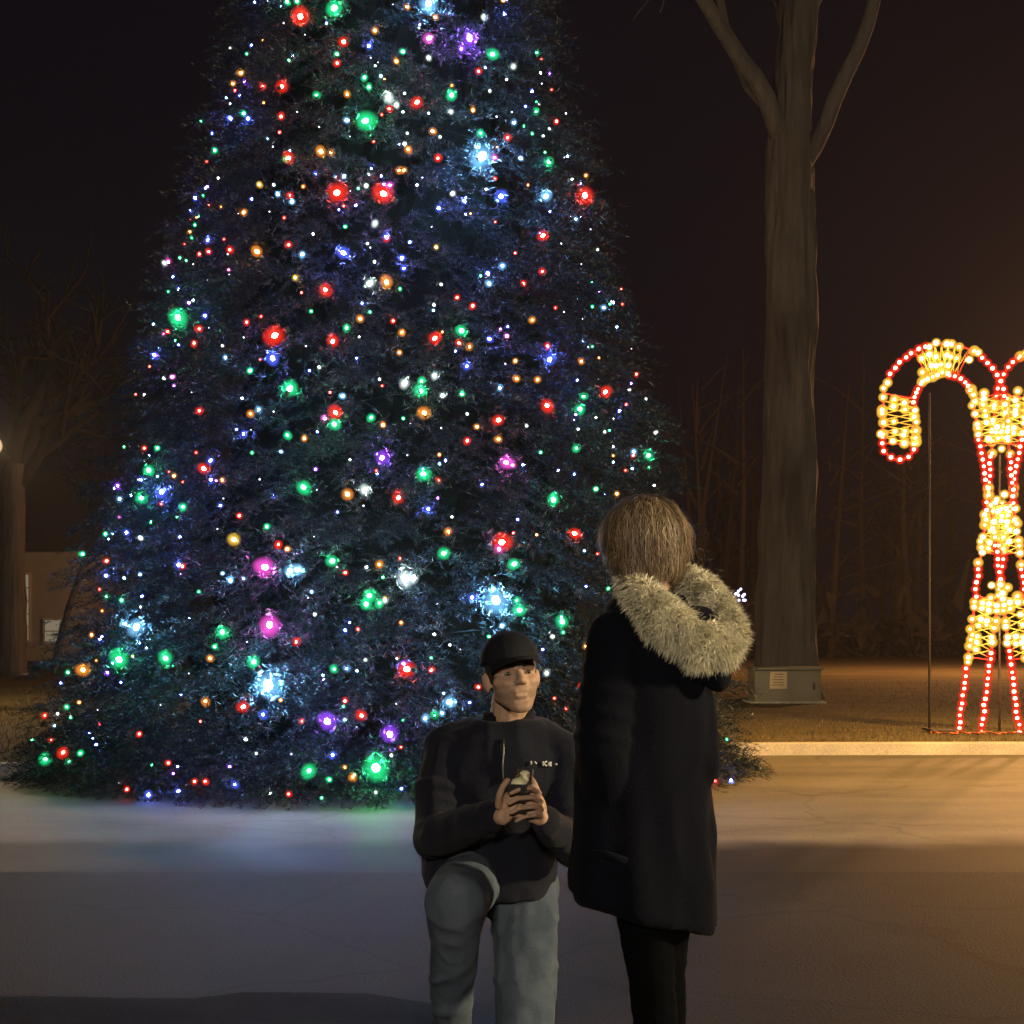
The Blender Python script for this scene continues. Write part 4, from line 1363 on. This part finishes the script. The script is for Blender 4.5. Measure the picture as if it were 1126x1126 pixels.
# jeans
jn = MB()
ellipsoid(jn, pel + np.array([0, 0, -0.01]), (0.170, 0, 0), (0, 0.125, 0), (0, 0, 0.115))
capsule(jn, hipR, 0.100, kneeR, 0.083); capsule(jn, kneeR, 0.078, kneeR + (ankR - kneeR) * 0.35, 0.064); capsule(jn, kneeR + (ankR - kneeR) * 0.35, 0.064, ankR + np.array([0, 0, 0.02]), 0.054)
capsule(jn, kneeR + (hipR - kneeR) * 0.12, 0.086, kneeR + (ankR - kneeR) * 0.16 + np.array([0, 0.01, 0]), 0.074)
capsule(jn, hipL, 0.104, kneeL, 0.088); capsule(jn, kneeL, 0.080, ankL, 0.056)
for t in (0.25, 0.5, 0.75):
    p = kneeR + (ankR - kneeR) * t
    ellipsoid(jn, p + np.array([0.008 * math.sin(9 * t), -0.012, 0]), (0.064 - 0.008 * t, 0, 0.02), (0, 0.064 - 0.008 * t, 0), (0, 0, 0.024))
for t in (0.3, 0.62):
    p = hipL + (kneeL - hipL) * t
    ellipsoid(jn, p, (0.108 - 0.010 * t, 0, 0.02), (0, 0.108 - 0.010 * t, 0), (0, 0, 0.03))
vs, fs, nm = fuse(jn, 0.0075, 9)
vs = wrinkle(vs, nm, 0.010, 9.0, (1.3, 1.3, 0.8), 8.0)
vs[:, 2] = np.maximum(vs[:, 2], 0.006)
je = raw("jeans", vs, fs, M_jean, man)


def boot(ank, d, parent, flat=True):
    d = nrm3(d)
    m_ = MB()
    up = np.array([0, 0, 1.0]) if flat else nrm3(np.cross(np.cross(d, [0, -1.0, 0]), d))
    base_ = ank.copy()
    heel = base_ - d * 0.055; toe = base_ + d * 0.175
    if flat: heel[2] = toe[2] = 0.052
    capsule(m_, ank + np.array([0, 0, 0.04]), 0.052, heel, 0.045)
    capsule(m_, heel, 0.045, toe, 0.040); capsule(m_, heel + d * 0.09, 0.048, toe - d * 0.01, 0.042)
    v_, f_, n_ = fuse(m_, 0.007, 4)
    v_[:, 2] = np.maximum(v_[:, 2], 0.022)
    b = raw("boot", v_, f_, M_shoe, parent)
    m2 = MB()
    if flat:
        s = np.cross(d, [0, 0, 1.0])
        pr = [heel - d * 0.045 + s * k * 0.030 for k in (-1, 1)]
        outl = []
        for g in np.linspace(0, 2 * math.pi, 28, endpoint=False):
            ce = toe if math.cos(g) > 0 else heel
            outl.append(ce + d * math.cos(g) * 0.046 + s * math.sin(g) * 0.050)
        outl = np.array(outl)
        lo, hi = outl.copy(), outl.copy(); lo[:, 2] = 0.009; hi[:, 2] = 0.032
        loft(m2, [lo, hi])
        build("sole", m2, M_sole, b)
    return b


boot(ankR, (-0.10, -1, 0), man)
boot(ankL, (0.0, 1.0, -0.12), man, flat=True)

# the open ring box
rb = thing("ring_box", "small open dark ring box with a cream lining in the kneeling man's hands", "ring box", tuple(boxc))
bx = nrm3((0.93, -0.36, 0)); by = nrm3(np.cross([0, 0, 1], bx)); bz_ = np.array([0, 0, 1.0])
RM = np.stack([bx, by, bz_], 1)
M_box = pbr("box_velvet", (0.012, 0.011, 0.014), 0.7, sheen=0.3)
M_cream = pbr("cream_satin", (0.90, 0.83, 0.54), 0.45)
M_gold = pbr("gold", (0.85, 0.60, 0.25), 0.2, metal=1.0)
mb = MB()
for (c, s) in (((0, 0, -0.014), (0.052, 0.050, 0.008)), ((0, -0.023, -0.004), (0.052, 0.005, 0.020)), ((0, 0.023, -0.004), (0.052, 0.005, 0.020)),
               ((-0.0235, 0, -0.004), (0.005, 0.041, 0.020)), ((0.0235, 0, -0.004), (0.005, 0.041, 0.020))):
    box(mb, boxc + RM @ np.array(c), s, rot=RM, bev=0.0015)
build("base", mb, M_box, rb)
mb = MB(); box(mb, boxc + RM @ np.array((0, 0, 0.000)), (0.041, 0.040, 0.014), rot=RM, bev=0.004)
ellipsoid(mb, boxc + RM @ np.array((0, -0.002, 0.008)), bx * 0.023, by * 0.021, bz_ * 0.015)
build("cushion", mb, M_cream, rb)
tl = R(-24)
LM = RM @ np.array([[1, 0, 0], [0, math.cos(tl), -math.sin(tl)], [0, math.sin(tl), math.cos(tl)]])
hinge = boxc + RM @ np.array((0, 0.026, 0.006))
mb = MB()
box(mb, hinge + LM @ np.array((0, 0.012, 0.021)), (0.048, 0.006, 0.042), rot=LM, bev=0.0025)
for (c, s_) in (((-0.0215, 0.002, 0.021), (0.005, 0.016, 0.042)), ((0.0215, 0.002, 0.021), (0.005, 0.016, 0.042)), ((0, 0.002, 0.0395), (0.038, 0.016, 0.005))):
    box(mb, hinge + LM @ np.array(c), s_, rot=LM, bev=0.0018)
lid = build("lid", mb, M_box, rb)
mb = MB(); ellipsoid(mb, hinge + LM @ np.array((0, 0.007, 0.020)), LM[:, 0] * 0.0195, LM[:, 1] * 0.011, LM[:, 2] * 0.0185)
build("lining", mb, M_cream, lid)
mb = MB()
g = np.linspace(0, 2 * math.pi, 25)
tube(mb, [boxc + RM @ np.array((0.0095 * math.cos(q), -0.002, 0.024 + 0.0080 * math.sin(q))) for q in g], 0.0013, n=6, caps=False)
mb.add(ICO1[0] * 0.0032 + (boxc + RM @ np.array((0, -0.002, 0.0335))), ICO1[1])
build("ring", mb, M_gold, rb)

# ---------------- the standing woman
wom = thing("person", "standing woman seen from behind in a long black coat with pale fur hood", "person", (0.37, 4.05, 0.0))
rng = np.random.default_rng(202)
DW = 4.05
wc = P(704, 604, DW)
wf, wl, wu = head_axes((-0.66, 0.72, -0.16), roll=-0.06)
body = MB()
head_pieces(body, wc, wf, wl, wu, 0.95, female=True)
wn0, wn1 = P(722, 672, DW), P(712, 632, DW)
capsule(body, wn0, 0.055, wn1, 0.048)
sL, sR = P(678, 702, DW - 0.09), P(752, 700, DW + 0.10)
ellipsoid(body, P(714, 730, DW), (0.14, 0.05, 0), (-0.03, 0.10, 0), (0, 0, 0.17))
ellipsoid(body, P(710, 820, DW), (0.12, 0.04, 0), (-0.03, 0.09, 0), (0, 0, 0.17))
ellipsoid(body, P(712, 890, DW), (0.15, 0.05, 0), (-0.03, 0.11, 0), (0, 0, 0.13))
eL, wL_ = P(660, 826, DW - 0.16), P(672, 900, DW - 0.09)
eR, wR_ = P(756, 838, DW + 0.06), P(706, 925, DW + 0.20)
for sh, el, wr in ((sL, eL, wL_), (sR, eR, wR_)):
    capsule(body, P(714, 690, DW), 0.05, sh, 0.048); capsule(body, sh, 0.046, el, 0.035); capsule(body, el, 0.034, wr, 0.023)
    d = nrm3(wr - el)
    pc = wr + d * 0.055
    side = nrm3(np.cross(d, [0, 1, 0.3]))
    nn = np.cross(side, d)
    fp = []
    for k, (o_, L_) in enumerate(((-0.027, 0.070), (-0.009, 0.078), (0.009, 0.072), (0.026, 0.056))):
        b_ = pc + side * o_ + d * 0.035
        fp.append(([b_, b_ + d * L_ * 0.45, b_ + d * L_ * 0.72 + nn * 0.012, b_ + d * L_ * 0.85 + nn * 0.030], 0.0078))
    hand(body, wr, pc, nn, d, 0, fp, [pc - side * 0.03 - d * 0.02, pc - side * 0.048 + d * 0.01, pc - side * 0.05 + d * 0.04 + nn * 0.01])
hL, hR = P(700, 925, DW - 0.03), P(732, 930, DW + 0.03)
kL, kR = P(717, 1075, DW - 0.06), P(728, 1068, DW + 0.05)
aL, aR = P(724, 1190, DW - 0.02), P(733, 1188, DW + 0.13)
aL[2] = aR[2] = 0.10
for hp, kn, an in ((hL, kL, aL), (hR, kR, aR)):
    capsule(body, hp, 0.078, kn, 0.052); capsule(body, kn, 0.052, an, 0.036)
vs, fs, nm = fuse(body, 0.0045, 3)
vs = sockets(vs, wc, wf, wl, wu, 0.95)
mbd = MB(); mbd.add(vs, fs, 0)
face_parts(mbd, wc, wf, wl, wu, 0.95, 1, 2, 3)
build("body", mbd, [M_skin, M_eye, M_iris, M_brow], wom)

# leggings and boots
lg = MB()
for hp, kn, an in ((hL, kL, aL), (hR, kR, aR)):
    calf = kn + (an - kn) * 0.33
    capsule(lg, hp, 0.088, kn, 0.061); capsule(lg, kn, 0.061, calf, 0.060); capsule(lg, calf, 0.060, an, 0.046)
ellipsoid(lg, P(714, 905, DW), (0.155, 0.05, 0), (-0.03, 0.115, 0), (0, 0, 0.12))
vs, fs, nm = fuse(lg, 0.0075, 3)
vs = wrinkle(vs, nm, 0.005, 12.0, (1, 1, 1.4), 1.0)
raw("leggings", vs, fs, M_legging, wom)
boot(aL, (-0.62, 0.78, 0), wom); boot(aR, (-0.55, 0.83, 0), wom)

# coat
cm = MB()


def coat_ring(y, xl, xr, dep, shear, dcy=0.0, n=64, fold=0.0):
    c = P((xl + xr) / 2, y, DW + dcy)
    hw = (xr - xl) / 2 / F * DW
    g = np.arange(n) * 2 * math.pi / n
    rr = (np.abs(np.cos(g)) ** 2.4 + np.abs(np.sin(g)) ** 2.4) ** (-1 / 2.4)
    rr = rr * (1 + fold * (np.sin(g * 7 + 0.6) * 0.6 + np.sin(g * 11 + 2.0) * 0.4))
    X = np.cos(g) * hw * rr; Y = np.sin(g) * dep * rr
    return np.stack([c[0] + X, c[1] + Y + 0.22 * X, c[2] - X * shear], 1)


loft(cm, [coat_ring(1002, 630, 786, 0.175, 0.26, fold=0.06), coat_ring(996, 629, 786, 0.178, 0.26, fold=0.06), coat_ring(950, 629, 784, 0.172, 0.20, fold=0.05), coat_ring(900, 631, 783, 0.165, 0.12, fold=0.035),
          coat_ring(860, 633, 781, 0.160, 0.06, fold=0.02), coat_ring(810, 636, 780, 0.155, 0.0), coat_ring(760, 640, 781, 0.150, 0.0), coat_ring(722, 645, 782, 0.140, 0.0),
          coat_ring(694, 652, 776, 0.125, 0.05), coat_ring(672, 664, 766, 0.105, 0.10), coat_ring(652, 682, 752, 0.080, 0.10)])
capsule(cm, P(692, 692, DW), 0.072, sL, 0.064); capsule(cm, sL, 0.066, eL, 0.062); capsule(cm, eL, 0.062, wL_, 0.050)
capsule(cm, sR, 0.066, eR + np.array([0.01, -0.07, 0]), 0.060); capsule(cm, eR + np.array([0.01, -0.07, 0]), 0.058, wR_ + np.array([0, -0.22, 0]), 0.045)
for t in (0.3, 0.5, 0.7, 0.9):
    p = sL + (eL - sL) * t; ax = nrm3(eL - sL); _, u1, w1 = frame_of(ax)
    ellipsoid(cm, p, u1 * 0.070, w1 * 0.070, ax * 0.022 + u1 * 0.012)
# the hood lying on her back
ellipsoid(cm, P(766, 706, DW - 0.10), (0.090, 0.02, -0.055), (0, 0.075, 0), (0.035, 0, 0.070))
ellipsoid(cm, P(783, 736, DW - 0.11), (0.045, 0, -0.02), (0, 0.055, 0), (0, 0, 0.055))
vs, fs, nm = fuse(cm, 0.0080, 3)
vs = wrinkle(vs, nm, 0.017, 7.0, (1.0, 1.0, 0.35), 5.0)
# ragged lower hem corner at the back
coat = raw("coat", vs, fs, M_coat, wom)
cv = vs
mb = MB()
p0, p1 = surface_front(cv, 652, 936), surface_front(cv, 690, 946)
tube(mb, [p0 + np.array([0, -0.006, 0]), (p0 + p1) / 2 + np.array([0, -0.012, 0]), p1 + np.array([0, -0.006, 0])], [0.008, 0.011, 0.008], n=8)
build("pocket_flap", mb, M_coat, coat)

# fur trim: a thick soft ring along the hood edge
M_fur = pbr("pale_fur", (0.6, 0.55, 0.42), 0.75, island=[(0.0, (0.62, 0.54, 0.36)), (0.45, (0.86, 0.78, 0.56)), (1.0, (0.93, 0.88, 0.70))], spec=0.2)
M_furb = pbr("fur_down", (0.50, 0.44, 0.30), 0.95, var=(0.70, 0.62, 0.44), vscale=22, bump=0.8, bscale=60)
ctl = [(697, 647, -0.075), (706, 661, -0.110), (724, 677, -0.135), (746, 693, -0.150), (768, 707, -0.152), (788, 711, -0.140), (798, 696, -0.110), (791, 675, -0.065),
       (777, 657, -0.015), (762, 645, 0.035), (744, 638, 0.070), (720, 636, 0.085), (702, 638, 0.045), (694, 641, -0.02)]
ctl = np.array([P(x, y, DW + d) for x, y, d in ctl])
rad_c = np.array([0.034, 0.044, 0.050, 0.051, 0.051, 0.047, 0.043, 0.042, 0.040, 0.036, 0.031, 0.028, 0.028, 0.030])
K = len(ctl)
tt = np.linspace(0, K, 140, endpoint=False)


def cyc(arr, t):
    i = int(math.floor(t)) % K; f = t - math.floor(t)
    p0, p1, p2, p3 = arr[(i - 1) % K], arr[i], arr[(i + 1) % K], arr[(i + 2) % K]
    return 0.5 * (2 * p1 + (p2 - p0) * f + (2 * p0 - 5 * p1 + 4 * p2 - p3) * f ** 2 + (3 * p1 - p0 - 3 * p2 + p3) * f ** 3)


cl = np.array([cyc(ctl, t) for t in tt]); cr_ = np.array([cyc(rad_c, t) for t in tt])
mb = MB()
for i in range(0, 140, 2):
    ellipsoid(mb, cl[i] + rng.normal(0, 0.003, 3), (cr_[i] * rng.uniform(.85, 1.08), 0, 0), (0, cr_[i] * 0.95, 0), (0, 0, cr_[i] * rng.uniform(.85, 1.05)), n=12, k=8)
vs, fs, nm = fuse(mb, 0.007, 3)
vs = wrinkle(vs, nm, 0.006, 24.0, (1, 1, 1), 2.0)
fur = MB(); fur.add(vs, fs, 0)
ns = 34000
pick = rng.integers(0, len(vs), ns)
b_, n_ = vs[pick], nm[pick]
clump = np.array([[mnoise.noise(Vector(p * 20)), mnoise.noise(Vector(p * 20 + 7)), mnoise.noise(Vector(p * 20 + 13))] for p in b_])
d_ = n_ * 0.8 + clump * 1.0 + rng.normal(0, 0.22, (ns, 3)) + np.array([0.02, -0.02, -0.30])
d_ /= np.linalg.norm(d_, axis=1)[:, None]
ln = rng.uniform(0.012, 0.030, ns)
w_ = np.cross(d_, rng.normal(0, 1, (ns, 3))); w_ /= np.linalg.norm(w_, axis=1)[:, None]
ww = rng.uniform(0.0005, 0.0010, ns)[:, None]
mid = b_ + d_ * (ln * 0.55)[:, None]
tip = b_ + d_ * ln[:, None] + np.array([0, 0, -0.006]) + rng.normal(0, 0.004, (ns, 3))
st = np.stack([b_ - w_ * ww, b_ + w_ * ww, mid + w_ * ww * 0.8, tip, mid - w_ * ww * 0.8], 1).reshape(-1, 3)
fur.add(st, [(5 * i, 5 * i + 1, 5 * i + 2, 5 * i + 3, 5 * i + 4) for i in range(ns)], 1)
build("fur_trim", fur, [M_furb, M_fur], coat)

# hair: a chin-length bob
M_hairb = pbr("hair_under", (0.035, 0.021, 0.013), 0.5, var=(0.06, 0.038, 0.022), vscale=12, stretch=(6, 6, 0.5))
M_hair = pbr("hair_strands", (0.08, 0.05, 0.03), 0.55, island=[(0.0, (0.06, 0.038, 0.024)), (0.45, (0.15, 0.098, 0.060)), (0.8, (0.32, 0.225, 0.14)), (1.0, (0.50, 0.38, 0.25))], spec=0.3)
hcn = wc - wf * 0.022 + wu * 0.022
hm = MB()
ellipsoid(hm, hcn + wl * 0.006, wf * 0.112, wl * 0.110, wu * 0.112, n=30, k=18)
for sg in (1, -1):
    capsule(hm, hcn + wl * 0.066 * sg - wf * 0.012, 0.048, hcn + wl * 0.078 * sg - wf * 0.006 - wu * 0.095, 0.026)
    capsule(hm, hcn + wl * 0.050 * sg - wf * 0.050, 0.050, hcn + wl * 0.050 * sg - wf * 0.044 - wu * 0.078, 0.024)
vs, fs, nm = fuse(hm, 0.006, 4)
keep = ~(((vs - wc) @ wf > 0.062) & ((vs - wc) @ wu < 0.045))
fs = [f for f in fs if all(keep[i] for i in f)]
vs = wrinkle(vs, nm, 0.003, 30.0, (1, 1, 0.15), 4.0)
hair = MB(); hair.add(vs, fs, 0)
ok = np.where(keep)[0]
crown_pt = hcn + wu * 0.100 - wf * 0.010
for i in range(5200):
    j = ok[rng.integers(len(ok))]
    p = vs[j].copy(); n = nm[j]
    away = p - crown_pt + rng.normal(0, 0.02, 3)
    pts = []
    d = away / (np.linalg.norm(away) + 1e-6)
    L = rng.uniform(0.03, 0.085) if i > 420 else rng.uniform(0.06, 0.15)
    fly = 0.16 if i > 420 else 0.30
    k = 5
    q = p + n * (rng.uniform(0.0, 0.005) if i > 420 else rng.uniform(0.003, 0.012))
    nn_ = n.copy()
    for s_ in range(k):
        pts.append(q.copy())
        dd = d * 0.5 + np.array([0, 0, -0.75]) + rng.normal(0, fly, 3)
        dd = dd - nn_ * np.dot(dd, nn_)
        dd /= np.linalg.norm(dd) + 1e-9
        q = q + dd * L / k
        o_ = q - hcn
        loc = np.array([o_ @ wf / 0.118, o_ @ wl / 0.116, o_ @ wu / 0.119])
        if loc[2] > -0.25:
            r_ = np.linalg.norm(loc)
            if r_ < 1.0: q = hcn + o_ / r_ * (rng.uniform(0.985, 1.01) if i > 420 else rng.uniform(1.0, 1.07))
        nn_ = nrm3(q - (hcn if (q - hcn) @ wu > -0.03 else hcn - wu * 0.06))
    pts = np.array(pts)
    if ((pts[-1] - wc) @ wf > 0.066) and ((pts[-1] - wc) @ wu < 0.03): continue
    w2 = nrm3(np.cross(pts[-1] - pts[0], n)) * rng.uniform(0.0006, 0.0013)
    vv, ff = [], []
    for s_, q in enumerate(pts):
        t = 1 - 0.8 * s_ / (k - 1)
        vv += [q - w2 * t, q + w2 * t]
    for s_ in range(k - 1):
        ff.append((2 * s_, 2 * s_ + 1, 2 * s_ + 3, 2 * s_ + 2))
    hair.add(vv, ff, 1)
build("hair", hair, [M_hairb, M_hair], wom)

# ------------------------------------------------------------------ haze
HAZE = 0.00042
if HAZE:
    mb = MB(); box(mb, (0, 190, 24), (500, 500, 52))
    m, nt, out = new_mat("haze")
    pv = nt.nodes.new("ShaderNodeVolumePrincipled")
    pv.inputs["Color"].default_value = (0.85, 0.85, 0.88, 1)
    pv.inputs["Density"].default_value = HAZE
    pv.inputs["Anisotropy"].default_value = 0.2
    nt.links.new(pv.outputs[0], out.inputs["Volume"])
    hz = build("haze", mb, m, smooth=False)
    tag(hz, "thin night haze lit by the lamps", "haze", kind="stuff")

# ------------------------------------------------------------------ render settings
scene.render.engine = 'CYCLES'
cy = scene.cycles
cy.use_denoising = True
try: cy.denoiser = 'OPENIMAGEDENOISE'
except Exception: pass
cy.use_light_tree = True
cy.max_bounces = 5
cy.diffuse_bounces = 2
cy.glossy_bounces = 2
cy.transparent_max_bounces = 10
cy.volume_bounces = 0
cy.sample_clamp_indirect = 3.0
cy.sample_clamp_direct = 0.0
cy.caustics_reflective = False
cy.caustics_refractive = False
vs_ = scene.view_settings
vs_.view_transform = 'Standard'
vs_.look = 'None'
vs_.exposure = 0.0
vs_.gamma = 1.0
